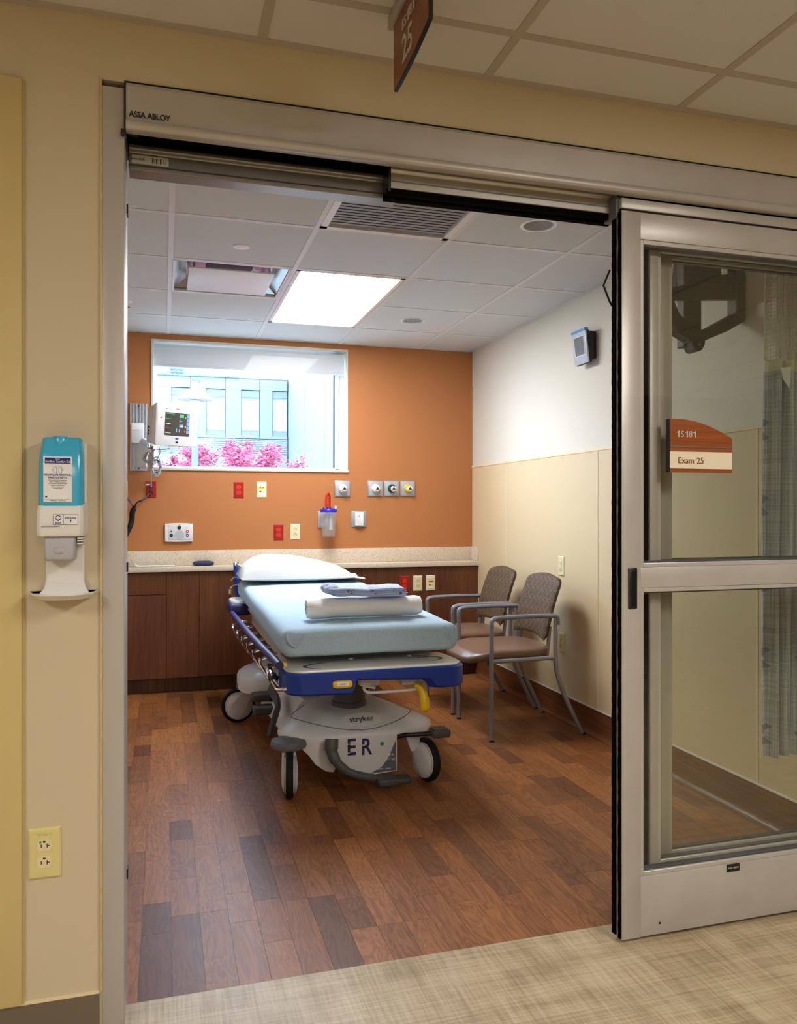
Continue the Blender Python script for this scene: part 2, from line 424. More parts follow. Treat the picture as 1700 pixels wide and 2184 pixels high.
def one_mesh(size, depth, bold=0):
    h = size * .72; w = size * .085; bm = bmesh.new(); b = bold
    poly = [(-w * .1, -h / 2 - b), (w + b, -h / 2 - b), (w + b, h / 2 + b), (w * .15, h / 2 + b), (-w * .5, h * .36), (-w * 2.2, h * .25), (-w * 2.2, h * .14 - b), (-w * .1 - b, h * .17)]
    poly = [(-w - b, -h / 2 - b), (w + b, -h / 2 - b), (w + b, h / 2 + b), (-w * .2, h / 2 + b), (-w * 1.0, h * .37), (-w * 2.8, h * .28), (-w * 2.8, h * .17 - b), (-w - b, h * .20)]
    r0 = [bm.verts.new((x, y, -depth / 2)) for x, y in poly]; r1 = [bm.verts.new((x, y, depth / 2)) for x, y in poly]
    ring_faces(bm, [r0, r1]); bmesh.ops.recalc_face_normals(bm, faces=bm.faces)
    me = bpy.data.meshes.new('lettering'); bm.to_mesh(me); bm.free(); return me
def word_with_ones(body, size, depth, bold=0):
    """set a word glyph by glyph so that the figure 1 has its flag"""
    adv = {'1': .50, 'S': .66}; tot = sum(adv.get(c, .60) for c in body) * size; x = -tot / 2; bm = bmesh.new()
    for c in body:
        a = adv.get(c, .60) * size
        me = one_mesh(size, depth, bold) if c == '1' else text_mesh(c, size, depth, bold=bold)
        ys_ = [v.co.y for v in me.vertices]; xs_ = [v.co.x for v in me.vertices]
        me.transform(Matrix.Translation((x + a / 2 - (min(xs_) + max(xs_)) / 2, -(min(ys_) + max(ys_)) / 2, 0)))
        bm.from_mesh(me); bpy.data.meshes.remove(me); x += a
    out = bpy.data.meshes.new('lettering'); bm.to_mesh(out); bm.free(); return out
def lettering(body, size, m, parent, x, y, z, sx=1.0, depth=.0006, spacing=1.0, align='CENTER', bold=0.0, rot=None, shear=0, name='lettering'):
    """letters on a wall-facing plane: local x right, z up, facing -y"""
    me = word_with_ones(body, size, depth, bold) if body == '1S181' else text_mesh(body, size, depth, spacing, align, bold, shear)
    M = Matrix.Translation((x, y, z)) @ (rot or Matrix()) @ Matrix.Rotation(PI / 2, 4, 'X') @ Matrix.Diagonal((sx, 1, 1, 1))
    me.transform(M); me.materials.clear(); me.materials.append(m)
    o = bpy.data.objects.new(name, me); COL.objects.link(o); o.parent = parent; return o

# ================================================================ THE SETTING
XL, XR, YB, ZC = -0.95, 2.308, 5.807, 2.486          # room
YS, YI, YC = 2.14, 2.20, 2.03                        # floor seam, inner and corridor face of the front wall
CX0, CX1, CY0, ZK = -3.6, 6.2, -3.05, 2.433          # corridor
JX0, JX1, HX1 = -0.141, -0.091, 2.30                 # jamb, right end of the door frame
HZ0, HZ1 = 2.164, 2.281                              # header

# floors
flo = struct('floor', bmbox(XL, XR, YS, YB, -.12, -.003), wood_floor, 'brown wood look plank floor of the exam room', 'floor')
PW = .0853
lens_ = [.19, .26, .33, .42, .52]
pmesh = {}
for L in lens_:
    bm = bmesh.new(); g = .0004
    t = [(-PW / 2 + g, -L / 2 + g), (PW / 2 - g, -L / 2 + g), (PW / 2 - g, L / 2 - g), (-PW / 2 + g, L / 2 - g)]
    prism(bm, t, 'Z', -.003, 0)
    me = bpy.data.meshes.new('plank'); bmesh.ops.recalc_face_normals(bm, faces=bm.faces); bm.to_mesh(me); bm.free(); me.materials.append(wood_floor); pmesh[L] = me
rp = random.Random(3); cnt = 0
x = -.32 + PW / 2; planks = []
while x < XR - PW * .4:
    y = YS
    if x + PW / 2 > XR: break
    first = True
    while y < 5.70:
        L = rp.choice(lens_) if not first else rp.choice(lens_[:4])
        L2 = min(lens_, key=lambda q: abs(q - (5.735 - y))) if 5.735 - y < L else L
        planks.append((x, y + L2 / 2, L2)); y += L2; first = False
        if 5.735 - y < .12: break
    x += PW
for (px_, py_, L) in planks:
    o = mk('plank', None, None, flo, mesh=pmesh[L]); o.location = (px_, py_, 0)
struct('corridor_floor', bmbox(CX0, CX1, CY0, YS, -.12, 0), corr_floor, 'beige woven look vinyl floor of the corridor', 'floor')

# back wall with window opening
WX0, WX1, WZ0, WZ1 = -.085, 1.315, 1.544, 2.447
bm = bmesh.new(); yb2 = YB + .16
box(bm, XL - .1, WX0, YB, yb2, -.1, 2.75); box(bm, WX1, XR + .15, YB, yb2, -.1, 2.75)
box(bm, WX0, WX1, YB, yb2, -.1, WZ0); box(bm, WX0, WX1, YB, yb2, WZ1, 2.75)
struct('wall_back', bm, wall_orange, 'burnt orange painted headwall with the window', 'wall')
struct('wall_left', bmbox(XL - .1, XL, YI, YB, -.1, 2.75), wall_cream, 'cream painted wall beside the monitor', 'wall')
wr = struct('wall_right', bmbox(XR, XR + .15, YI, YB, -.1, 2.75), wall_cream, 'cream painted wall behind the two chairs', 'wall')
seams = [2.204, 2.690, 3.929, 5.156, 5.806]
for a, b in zip(seams, seams[1:]):
    mk('wall_panel', bmbox(XR - .004, XR + .001, a + .003, b - .003, .145, 1.588), panel_cream, wr, bev=.001)
for s_ in seams[1:4]:
    mk('joint_strip', bmbox(XR - .0065, XR, s_ - .006, s_ + .006, .145, 1.588), panel_joint, wr, bev=.001)
mk('cap_strip', bmbox(XR - .0075, XR, 2.204, YB, 1.584, 1.597), panel_joint, wr, bev=.001)
# wood vinyl carried up the wall as a cove base
prof = [(XR, 0)] + [(XR - .03 + .026 * math.sin(a), .03 - .03 * math.cos(a)) for a in [k * PI / 2 / 6 for k in range(7)]] + [(XR - .004, .146), (XR, .146)]
bb = struct('baseboard_right', bmprism(prof, 'Y', 2.204, 5.66), wood_cove, 'brown wood look cove base under the cream wall panels', 'baseboard', smooth=True)
mk('cap_strip', bmbox(XR - .007, XR, 2.204, 5.66, .144, .152), white_plastic, bb)
mk('base_return', bmbox(XR - .006, XR, 5.66, 5.745, 0, .1055), wood_cove, bb)

# front wall (corridor side) with the door opening
bm = bmesh.new()
box(bm, CX0, JX0, YC, YI, -.1, 2.75); box(bm, HX1 + .05, CX1, YC, YI, -.1, 2.75); box(bm, JX0, HX1 + .05, YC, YI, HZ1 + .004, 2.75)
struct('wall_front', bm, wall_corr, 'tan painted corridor wall around the sliding door', 'wall')
bbc = struct('baseboard_front', bmprism([(YC - .004, .004), (YC - .009, 0), (YC, 0), (YC, .106), (YC - .004, .106)], 'X', CX0, JX0 - .006), base_rubber, 'taupe rubber base along the corridor wall', 'baseboard')
mk('cap_bead', bmbox(CX0, JX0 - .006, YC - .0055, YC, .104, .110), panel_joint, bbc)
# corridor guard panel at the left
g = struct('trim_1', bmbox(-1.3, -.314, YC - .016, YC, .108, 2.256, r=.006), corr_yellow, 'yellowish tan wall guard panel left of the gel dispenser', 'wall panel')
mk('edge_bead', bmbox(-.3155, -.311, YC - .006, YC, .108, 2.256), corr_yellow, g)
struct('trim_2', bmbox(JX0 - .006, JX0, YC - .006, YC + .02, .106, 2.288, r=.002), corr_yellow, 'beige sealant bead beside the white door jamb', 'trim')

# corridor shell
struct('corridor_wall_left', bmbox(CX0 - .1, CX0, CY0, YC, -.1, 2.75), wall_corr, 'tan end wall of the corridor', 'wall')
struct('corridor_wall_right', bmbox(CX1, CX1 + .1, CY0, YC, -.1, 2.75), wall_corr, 'tan far end wall of the corridor', 'wall')
struct('corridor_wall_back', bmbox(CX0, CX1, CY0 - .1, CY0, -.1, 2.75), mat('deep tan paint', (150, 126, 84), .6), 'deep tan wall across the corridor from the exam room', 'wall')

# ---- ceilings
def tile_mesh(sx, sy, hole=None):
    """lay-in tile centred on the origin, face at z=0; hole=(cx, cy, r)"""
    bm = bmesh.new()
    if not hole:
        box(bm, -sx / 2, sx / 2, -sy / 2, sy / 2, 0, .016)
    else:
        n = 32; cx, cy, r = hole; top = []; inn = []
        for k in range(n):
            a = 2 * PI * (k + .5) / n; d = Vector((math.cos(a), math.sin(a), 0))
            t = min(((sx / 2 - cx) / d.x if d.x > 0 else (-sx / 2 - cx) / d.x), ((sy / 2 - cy) / d.y if d.y > 0 else (-sy / 2 - cy) / d.y))
            top.append(bm.verts.new((cx + d.x * t, cy + d.y * t, 0))); inn.append(bm.verts.new((cx + d.x * r, cy + d.y * r, 0)))
        cn = {}
        for k in range(n):
            j = (k + 1) % n; bm.faces.new((top[k], top[j], inn[j], inn[k]))
            p, q = top[k].co, top[j].co
            if abs(p.x - q.x) > 1e-4 and abs(p.y - q.y) > 1e-4:
                c = bm.verts.new((math.copysign(sx / 2, p.x if abs(abs(p.x) - sx / 2) < 1e-4 else q.x), math.copysign(sy / 2, p.y if abs(abs(p.y) - sy / 2) < 1e-4 else q.y), 0))
                bm.faces.new((top[k], c, top[j]))
        ret = bmesh.ops.extrude_face_region(bm, geom=list(bm.faces)); bmesh.ops.translate(bm, vec=(0, 0, .016), verts=[v for v in ret['geom'] if isinstance(v, bmesh.types.BMVert)])
    bmesh.ops.recalc_face_normals(bm, faces=bm.faces)
    me = bpy.data.meshes.new('ceiling_tile'); bm.to_mesh(me); bm.free(); me.materials.append(ceil_tile); return me
GS, GX, GY = .6096, .032, 3.446
cei = struct('ceiling', bmbox(XL - .1, XR + .15, YI, yb2, 2.62, 2.75), white_paint, 'white lay in tile ceiling of the exam room', 'ceiling')
xs = [XL] + [GX + GS * k for k in (-1, 0, 1, 2, 3)] + [XR]
ys = [YI] + [GY + GS * k for k in range(-2, 4)] + [YB]
DL = [(1.558, 3.147), (1.556, 4.965)]
cache = {}
for i in range(len(xs) - 1):
    for j in range(len(ys) - 1):
        a, b, c, d = xs[i], xs[i + 1], ys[j], ys[j + 1]
        mx_, my_ = (a + b) / 2, (c + d) / 2
        if abs(a - (GX)) < .01 and abs(c - (GY + GS)) < .01: continue                       # air diffuser
        if abs(a - (GX + GS)) < .01 and c > GY + GS - .01 and d < GY + 3 * GS + .01: continue  # light
        if abs(a - (GX + GS)) < .01 and abs(c - (GY - GS)) < .01: continue                  # return grille
        hole = None
        for (hx, hy) in DL:
            if a < hx < b and c < hy < d: hole = (hx - mx_, hy - my_, .066)
        if d - c < .05: continue
        key = (round(b - a, 3), round(d - c, 3), hole)
        if key not in cache: cache[key] = tile_mesh(b - a - .004, d - c - .004, hole)
        o = mk('ceiling_tile', None, None, cei, mesh=cache[key]); o.location = (mx_, my_, ZC + .003)
for xx in xs[1:-1]: mk('ceiling_runner', bmbox(xx - .012, xx + .012, YI, YB, ZC, ZC + .004), runner_m, cei)
for k, yy in enumerate(ys[1:-1]):
    spans = [(XL, XR)] if abs(yy - (GY + 2 * GS)) > .01 else [(XL, GX + GS), (GX + 2 * GS, XR)]     # the light spans two bays
    for a, b in spans: mk('ceiling_runner', bmbox(a, b, yy - .012, yy + .012, ZC + .0005, ZC + .004), runner_m, cei)
mk('wall_angle', bmbox(XR - .02, XR, YI, YB, ZC - .001, ZC + .018), runner_m, cei)
mk('wall_angle', bmbox(XL, XR, YB - .02, YB, ZC - .001, ZC + .018), runner_m, cei)

cc = struct('corridor_ceiling', bmbox(CX0, CX1, CY0, YC, 2.62, 2.75), white_paint, 'dim lay in tile ceiling of the corridor', 'ceiling')
kx = [CX0] + [.237 + .6075 * k for k in range(-6, 10) if CX0 + .1 < .237 + .6075 * k < CX1 - .1] + [CX1]
ky = [CY0] + [1.817 - .6075 * k for k in range(7, -1, -1) if 1.817 - .6075 * k > CY0 + .1] + [YC]
lit_cells = set()
def cell(px_, py_):
    for i in range(len(kx) - 1):
        for j in range(len(ky) - 1):
            if kx[i] <= px_ < kx[i + 1] and ky[j] <= py_ < ky[j + 1]: return i, j
corr_lights = [(1.7, .3), (.3, -1.9), (-1.7, -.3)]
for (lx, ly) in corr_lights:
    i, j = cell(lx, ly); lit_cells |= {(i, j), (i, j - 1)}
for i in range(len(kx) - 1):
    for j in range(len(ky) - 1):
        if (i, j) in lit_cells: continue
        a, b, c, d = kx[i], kx[i + 1], ky[j], ky[j + 1]
        key = ('k', round(b - a, 3), round(d - c, 3))
        if key not in cache: cache[key] = tile_mesh(b - a - .004, d - c - .004)
        o = mk('ceiling_tile', None, None, cc, mesh=cache[key]); o.location = ((a + b) / 2, (c + d) / 2, ZK + .003)
for xx in kx[1:-1]: mk('ceiling_runner', bmbox(xx - .012, xx + .012, CY0, YC, ZK, ZK + .004), runner_k, cc)
for yy in ky[1:-1]: mk('ceiling_runner', bmbox(CX0, CX1, yy - .012, yy + .012, ZK + .0005, ZK + .004), runner_k, cc)
mk('wall_angle', bmbox(CX0, CX1, YC - .022, YC, ZK - .002, ZK + .015), runner_k, cc)

# ---- ceiling fixtures
lens_m = emit('lit lens', (.97, .97, 1.0), ROOM_LAMP)
klens_m = emit('lit corridor lens', (1.0, .95, .89), CORR_LAMP)
def troffer(name, label, x0, x1, y0, y1, z, lm, group=None):
    t = thing(name, label, 'ceiling light', ((x0 + x1) / 2, (y0 + y1) / 2, z), 0, group)
    sx, sy = (x1 - x0) / 2 - .014, (y1 - y0) / 2 - .014
    bm = bmesh.new()
    for a in ((-sx, -sx + .022, -sy, sy), (sx - .022, sx, -sy, sy), (-sx, sx, -sy, -sy + .022), (-sx, sx, sy - .022, sy)): box(bm, *a, .0, .02)
    mk('frame', bm, white_plastic, t)
    mk('lens', bmbox(-sx + .020, sx - .020, -sy + .020, sy - .020, .006, .012), lm, t)
    mk('housing', bmbox(-sx, sx, -sy, sy, .021, .09), steel, t)
    return t
troffer('ceiling_light', 'glowing white flat ceiling light over the stretcher', GX + GS, GX + 2 * GS, GY + GS, GY + 3 * GS, ZC, lens_m)
for k, (lx, ly) in enumerate(corr_lights):
    i, j = cell(lx, ly)
    troffer('ceiling_light', 'warm corridor ceiling light ' + ['in front of the sliding door', 'along the deep tan wall', 'at the gel dispenser end'][k],
            kx[i], kx[i + 1], ky[j - 1], ky[j + 1], ZK, klens_m, 'corridor ceiling lights')
# plaque diffuser
t = thing('air_diffuser', 'square plaque air diffuser with shiny backpan in the ceiling', 'vent', (GX + GS / 2, GY + 1.5 * GS, ZC))
h = GS / 2 - .0105
bm = bmesh.new()
for q in ((-h, -h + .012, -h, h), (h - .012, h, -h, h), (-h, h, -h, -h + .012), (-h, h, h - .012, h)): box(bm, *q, 0, .012)
mk('frame', bm, white_plastic, t)
bm = bmesh.new(); r0 = [bm.verts.new(p) for p in ((-h, -h, .01), (h, -h, .01), (h, h, .01), (-h, h, .01))]
r1 = [bm.verts.new(p) for p in ((-.22, -.22, .06), (.22, -.22, .06), (.22, .22, .06), (-.22, .22, .06))]
r2 = [bm.verts.new((.128 * math.cos(a), .128 * math.sin(a), .075)) for a in [-3 * PI / 4 + k * PI / 2 for k in range(4)]]
for A, B in ((r0, r1), (r1, r2)):
    for i in range(4): bm.faces.new((A[i], A[(i + 1) % 4], B[(i + 1) % 4], B[i]))
mk('backpan', bm, alu_bright, t, smooth=False)
mk('neck', bmlathe([(.125, .07), (.125, .13), (.10, .13)], 28), black_plastic, t)
mk('plaque', bmbox(-.215, .215, -.215, .215, -.012, -.004, r=.003), white_plastic, t)
for sx in (-1, 1):
    for sy in (-1, 1): mk('hanger', bmbox(sx * .19 - .006, sx * .19 + .006, sy * .19 - .006, sy * .19 + .006, -.004, .06), alu_dark, t)
# return grille
t = thing('return_grille', 'grey louvred return air grille in the ceiling near the door', 'vent', (GX + 1.5 * GS, GY - .5 * GS, ZC))
bm = bmesh.new()
for q in ((-h, -h + .03, -h, h), (h - .03, h, -h, h), (-h, h, -h, -h + .03), (-h, h, h - .03, h)): box(bm, *q, -.003, .012)
mk('frame', bm, white_plastic, t)
mk('backing', bmbox(-h, h, -h, h, .05, .055), dark_void, t)
sm = None; ns = 17
for k in range(ns):
    yy = -h + .034 + (2 * h - .068) * (k + .5) / ns
    if sm is None:
        o = mk('slat', bmbox(-h + .03, h - .03, -.0062, .0062, -.0009, .0009), grey_plastic, t); sm = o.data
    else: o = mk('slat', None, None, t, mesh=sm)
    o.location = (0, yy, .010); o.rotation_euler = (math.radians(-15), 0, 0)
# downlights
for k, (hx, hy) in enumerate(DL):
    t = thing('recessed_downlight', ['unlit round recessed downlight beside the return grille', 'unlit round recessed downlight beyond the glowing ceiling light'][k], 'ceiling light', (hx, hy, ZC + .003), 0, 'recessed downlights')
    mk('trim_ring', lathe(bmesh.new(), [(.066, -.004), (.080, -.003), (.080, 0), (.064, 0), (.066, -.004)], 32, caps=(False, False)), white_plastic, t)
    mk('reflector', lathe(bmesh.new(), [(.066, -.003), (.062, .02), (.050, .06), (.04, .075)], 32, caps=(False, True)), downlight_m, t)
tag(recenter(mk('sprinkler_cover', bmlathe([(.0, -.006), (.03, -.006), (.038, -.003), (.038, .0)], 28, Matrix.Translation((.349, 3.792, ZC + .0025))), white_plastic)), 'round white concealed sprinkler cover on a ceiling tile', 'sprinkler cover')
t = thing('ceiling_sprinkler', 'small chrome sprinkler head close to the left door jamb', 'sprinkler', (-.205, 4.99, ZC + .003))
mk('escutcheon', bmlathe([(.0, -.004), (.024, -.004), (.03, 0)], 20), white_plastic, t); mk('nozzle', bmlathe([(.0, -.032), (.014, -.031), (.006, -.02), (.006, -.004)], 14), chrome, t)

# ---- window
win = thing('window_1', 'wide window in the orange headwall', 'window', ((WX0 + WX1) / 2, YB, WZ0), kind='structure')
hw = (WX1 - WX0) / 2; hh = WZ1 - WZ0
def frame_bm(x0, x1, z0, z1, w_, y0, y1, wb=None):
    bm = bmesh.new(); wb = w_ if wb is None else wb
    box(bm, x0, x0 + w_, y0, y1, z0, z1); box(bm, x1 - w_, x1, y0, y1, z0, z1)
    box(bm, x0 + w_, x1 - w_, y0, y1, z1 - w_, z1); box(bm, x0 + w_, x1 - w_, y0, y1, z0, z0 + wb); return bm
mk('trim_frame', frame_bm(-hw, hw, 0, hh, .013, -.008, .016), window_trim, win, bev=.002)
mk('sill_trim', bmbox(-hw - .006, hw + .006, -.014, .012, -.010, .006, r=.002), window_trim, win)
mk('reveal', frame_bm(-hw, hw, 0, hh, .006, .016, .155), white_paint, win)
mk('inner_pane', bmbox(-hw + .013, hw - .013, .016, .020, .006, hh - .013), win_glass, win)
mk('outer_frame', frame_bm(-hw + .006, hw - .006, .006, hh - .006, .034, .115, .155, .02), white_plastic, win, bev=.002)
mk('gasket', bmbox(hw - .083, hw - .076, .118, .150, .01, hh - .01), black_plastic, win)
mk('outer_stile', bmbox(hw - .076, hw - .036, .115, .155, .01, hh - .01), white_plastic, win)
mk('outer_pane', bmbox(-hw + .03, hw - .03, .132, .138, .02, hh - .03), win_glass, win)
sh = thing('roller_shade', 'white roller shade drawn a little way down the window', 'shade', ((WX0 + WX1) / 2, YB + .06, WZ1 - .175))
mk('shade_cloth', bmbox(-hw + .016, hw - .016, .0, .002, 0.006, .15), shade_m, sh)
mk('hem_bar', bmbox(-hw + .016, hw - .016, -.004, .006, -.006, .010, r=.003), shade_m, sh)
mk('roller', bmtube([(-hw + .02, .016, .135), (hw - .02, .016, .135)], .018, 14), shade_m, sh)

# ---- sliding door: frame, header, leaves
fr = thing('trim_3', 'brushed aluminium sliding door frame with deep header', 'door frame', (JX1, YC, 0), kind='structure')
def L_(bm): bmesh.ops.translate(bm, vec=(-JX1, -YC, 0), verts=bm.verts); return bm
mk('jamb', L_(bmbox(JX0, JX1, YC - .004, YI, 0, HZ1 - .012, r=.002)), mat('jamb aluminium', (190, 186, 182), .4, metal=.3), fr)
mk('jamb', L_(bmbox(HX1, HX1 + .05, YC - .004, YI, 0, HZ1, r=.002)), MATS['jamb aluminium'], fr)
for zz in (.33, 1.11, 2.02): mk('jamb_clip', L_(bmbox(JX1, JX1 + .004, YC + .11, YC + .14, zz - .012, zz + .012)), black_plastic, fr)
hp = [(YC - .010, HZ0 + .024), (YC - .012, HZ1 - .008), (YC - .009, HZ1 - .006), (YC - .008, HZ1), (YC + .03, HZ1), (YC + .03, HZ0 + .02), (YC + .004, HZ0)]
hp += [(YC - .016 + .006 * math.cos(a) - .004, HZ0 + .012 + .012 * math.sin(a)) for a in [-PI / 2 - k * PI / 6 for k in range(0, 7)]]
hd = mk('header_cover', L_(bmprism(hp, 'X', JX1 + .004, HX1)), alu, fr, smooth=True)
lettering('ASSA ABLOY', .0195, edge_black, hd, .0585, -.0128, 2.2052, sx=.92, spacing=.92, bold=.0003)
mk('header_end_cap', L_(bmbox(JX1, JX1 + .004, YC - .012, YI - .02, HZ0 - .004, HZ1 + .003)), black_plastic, fr)
mk('header_shadow_line', L_(bmbox(JX1, HX1, YC - .006, YC + .02, HZ1, HZ1 + .0055)), black, fr)  # black strip stands in for the shadow in the gap above the header
bm = bmesh.new(); box(bm, JX1, HX1, YC + .03, YI, HZ1 - .006, HZ1); box(bm, JX1, HX1, YI - .006, YI, 2.175, HZ1)
for k in range(4): box(bm, JX1, HX1, YC + .05 + .03 * k, YC + .056 + .03 * k, HZ1 - .03, HZ1 - .006)
mk('header_cavity', L_(bm), dark_void, fr)
# back track bar
tp = [(2.135, 2.186), (2.130, 2.180), (2.130, 2.172), (2.140, 2.166), (2.140, 2.134), (2.132, 2.130), (2.132, 2.118), (2.19, 2.118), (2.19, 2.186)]
mk('track_bar', L_(bmprism(tp, 'X', JX1 + .005, .625)), alu_dark, fr, bev=.002)
st = mk('barcode_sticker', L_(bmbox(-.078, .012, 2.1385, 2.1396, 2.138, 2.160)), mat('sticker grey', (196, 196, 190), .5), fr)
mk('barcode', L_(bmbox(-.030, .006, 2.1375, 2.1384, 2.142, 2.155)), barcode_mat('barcode print'), st)
lettering('BNC118278', .007, edge_black, st, .028, .1083, 2.149, sx=.9)
mk('track_bracket', L_(bmbox(JX1 + .006, JX1 + .03, 2.10, 2.13, 2.20, 2.225)), alu_dark, fr)
mk('end_lug', L_(bmbox(JX1 - .008, JX1 + .004, YC - .014, YC + .0, HZ0 - .012, HZ0 + .004, r=.002)), black_plastic, fr)
# front carrier bar
cp = [(2.085, 2.196), (2.080, 2.190), (2.080, 2.178), (2.086, 2.172), (2.086, 2.150), (2.080, 2.146), (2.080, 2.128), (2.135, 2.128), (2.135, 2.196)]
mk('carrier_bar', L_(bmprism(cp, 'X', .588, 1.285)), mat('carrier aluminium', (186, 182, 176), .3, metal=.55), fr, bev=.002)
mk('carrier_end', L_(bmbox(.582, .590, 2.078, 2.136, 2.118, 2.198)), black_plastic, fr)
bm = bmesh.new(); box(bm, .582, 1.285, 2.083, 2.097, 2.112, 2.128); box(bm, .582, 1.285, 2.112, 2.134, 2.110, 2.128)
mk('pile_strip', L_(bm), black_pile, fr)
mk('carrier_block', L_(bmbox(1.258, 1.288, 2.045, 2.11, 2.105, 2.168, r=.004)), str_grey, fr)

def door_leaf(name, label, x0, x1, y0, th, stile, z_off=0, front=False):
    t = thing(name, label, 'door', (x0, y0, 0), kind='structure'); W = x1 - x0; zt = 2.122
    mk('stile', bmbox(0, stile, 0, th, .012, zt, r=.0015), alu, t); mk('stile', bmbox(W - .06, W, 0, th, .012, zt, r=.0015), alu, t)
    a, b = stile, W - .06
    mk('rail', bmbox(a, b, .002, th - .002, .012, .186, r=.001), alu, t)
    mk('rail', bmbox(a, b, .002, th - .002, 1.028, 1.088, r=.001), alu, t)
    mk('rail', bmbox(a, b, .002, th - .002, 2.045, zt, r=.001), alu, t)
    bd = mat('bead aluminium', (190, 187, 180), .35, metal=.3)
    for (z0, z1) in ((.186, 1.028), (1.088, 2.045)):
        bm = frame_bm(a, b, z0, z1, .013, .005, th - .005); mk('glazing_bead', bm, bd, t, bev=.002)
        bm2 = frame_bm(a + .013, b - .013, z0 + .013, z1 - .013, .004, .012, th - .012); mk('gasket', bm2, str_dark, t)
        mk('glass_pane', bmbox(a + .011, b - .011, th / 2 - .003, th / 2 + .003, z0 + .011, z1 - .011), door_glass, t)
    # ragged pile weatherstrips on the leading edge
    rr = random.Random(int(x0 * 1000))
    for yy, wd in (((.007, .0045), (.037, .0085)) if front else ((th * .5, .010),)):
        bm = bmesh.new(); N = 150; rings = []
        for k in range(N + 1):
            z = .016 + (zt - .02) * k / N; e = (-.0045 if front else -.017) - rr.random() * .0016; q = rr.random() * .0012
            rings.append([bm.verts.new(p) for p in ((0, yy - wd - q, z), (e, yy - wd * .8 - q, z), (e - .001, yy + wd * .8 + q, z), (0, yy + wd + q, z))])
        ring_faces(bm, rings); mk('pile_strip', bm, black_pile, t, smooth=False)
    return t
d1 = door_leaf('door_1', 'front sliding glass leaf carrying the wooden room sign', 1.269, HX1 - .003, YC, .048, .063, front=True)
mk('carrier_rail', bmbox(0, 1.02, .0, .044, 2.128, 2.158, r=.002), alu, d1)
mk('gap_strip', bmbox(0, 1.02, .004, .044, 2.121, 2.129), black, d1)  # black strip drawn in the gap under the carrier rail
pl = mk('flush_pull', bmbox(.020, .050, -.004, .006, .968, 1.088, r=.004), black_plastic, d1)
mk('pull_recess', bmbox(.030, .043, -.0046, -.0038, .976, 1.078), dark_void, pl)
bg_ = mk('badge', bmbox(.36, .405, -.001, .002, .164, .186), black_plastic, d1)
lettering('ASSA ABLOY', .0078, sign_letter, bg_, .3825, -.0014, .175, sx=.85, depth=.0004)
mk('screw_hole', bmlathe([(.0, 0), (.003, 0), (.003, .002)], 12, Matrix.Translation((.126, 0, .045)) @ AX_Y), black, d1)
bm = bmtube([Vector((-.012, .045, 1.96)), Vector((-.030, .05, 1.915)), Vector((-.010, .05, 1.87)), Vector((-.004, .045, 1.855))], .003, 6)
mk('seal_loop', bm, black, d1)
door_leaf('door_2', 'middle sliding glass leaf stacked behind the front leaf', 1.400, HX1 - .004, 2.085, .040, .028)
door_leaf('door_3', 'rear glass leaf stacked innermost toward the room', 1.462, HX1 - .005, 2.134, .040, .040)

# ================================================================ THE STRETCHER
SO = Vector((.86, 4.35, 0))
st = thing('hospital_stretcher', 'wheeled hospital stretcher with blue bumpers and grey plastic base', 'stretcher', SO)
def W_(bm): bmesh.ops.translate(bm, vec=-SO, verts=bm.verts); return bm
def part(name, bm, m, parent=None, **k): return mk(name, W_(bm), m, parent or st, **k)
def zt(y): return .748 + .021 * (y - 3.33)            # mattress top along its length

# --- base shrouds
def pl_interp(tab, x):
    if x <= tab[0][0]: return tab[0][1]
    for (a, b), (c, d) in zip(tab, tab[1:]):
        if x <= c: return b + (d - b) * (x - a) / max(c - a, 1e-9)
    return tab[-1][1]
def sgnpow(v, e): return math.copysign(abs(v) ** e, v)
class Shroud:
    def __init__(s, cx, cy, rx, ry, n, tab): s.cx, s.cy, s.rx, s.ry, s.n, s.tab = cx, cy, rx, ry, n, tab
    taper = 0.0
    def tp(s, y):
        k = min(1, max(0, (y - (s.cy - s.ry * .72)) / (s.ry * 1.5))); return 1 - s.taper * k * k * (3 - 2 * k)
    def out(s, a, rho=1.0): return (s.cx + s.rx * rho * sgnpow(math.cos(a), 2 / s.n), s.cy + s.ry * rho * sgnpow(math.sin(a), 2 / s.n))
    def rho(s, x, y): return (abs((x - s.cx) / s.rx / s.tp(y)) ** s.n + abs((y - s.cy) / s.ry) ** s.n) ** (1 / s.n)
    def z(s, x, y): return pl_interp(s.tab, s.rho(x, y))
    def front_y(s, x): return s.cy - s.ry * max(0, 1 - abs((x - s.cx) / s.rx) ** s.n) ** (1 / s.n)
    def mesh(s, zbot, N=260):
        bm = bmesh.new(); angs = []
        for k in range(N): angs.append(2 * PI * k / N)
        # denser and evenly spaced in x along the front
        xs_ = [s.cx + s.rx * (-.985 + 1.97 * k / 150) for k in range(151)]
        pts = [(x, s.front_y(x)) for x in xs_]
        pts += [s.out(a) for a in [-.06 + (PI + .12) * k / 70 for k in range(71)]]
        rings = []
        zr = s.tab[-1][1]
        rings.append([bm.verts.new((x, y, min(zbot(x, y), zr - .004))) for x, y in pts])
        rings.append([bm.verts.new((x, y, min(max(zbot(x, y), zr - .03), zr - .002))) for x, y in pts])
        for rho, z in reversed(s.tab[1:]):
            rings.append([bm.verts.new((s.cx + (x - s.cx) * rho, s.cy + (y - s.cy) * rho, z)) for x, y in pts])
        ring_faces(bm, rings, True, (False, True))
        for v in bm.verts: v.co.x = s.cx + (v.co.x - s.cx) * s.tp(v.co.y)
        return bm
tabF = [(0, .322), (.45, .316), (.62, .304), (.76, .282), (.88, .266), (.955, .252), (.985, .245), (1, .232)]
FS = Shroud(.872, 3.885, .388, .378, 3.6, tabF); FS.taper = .5
FY = 3.53
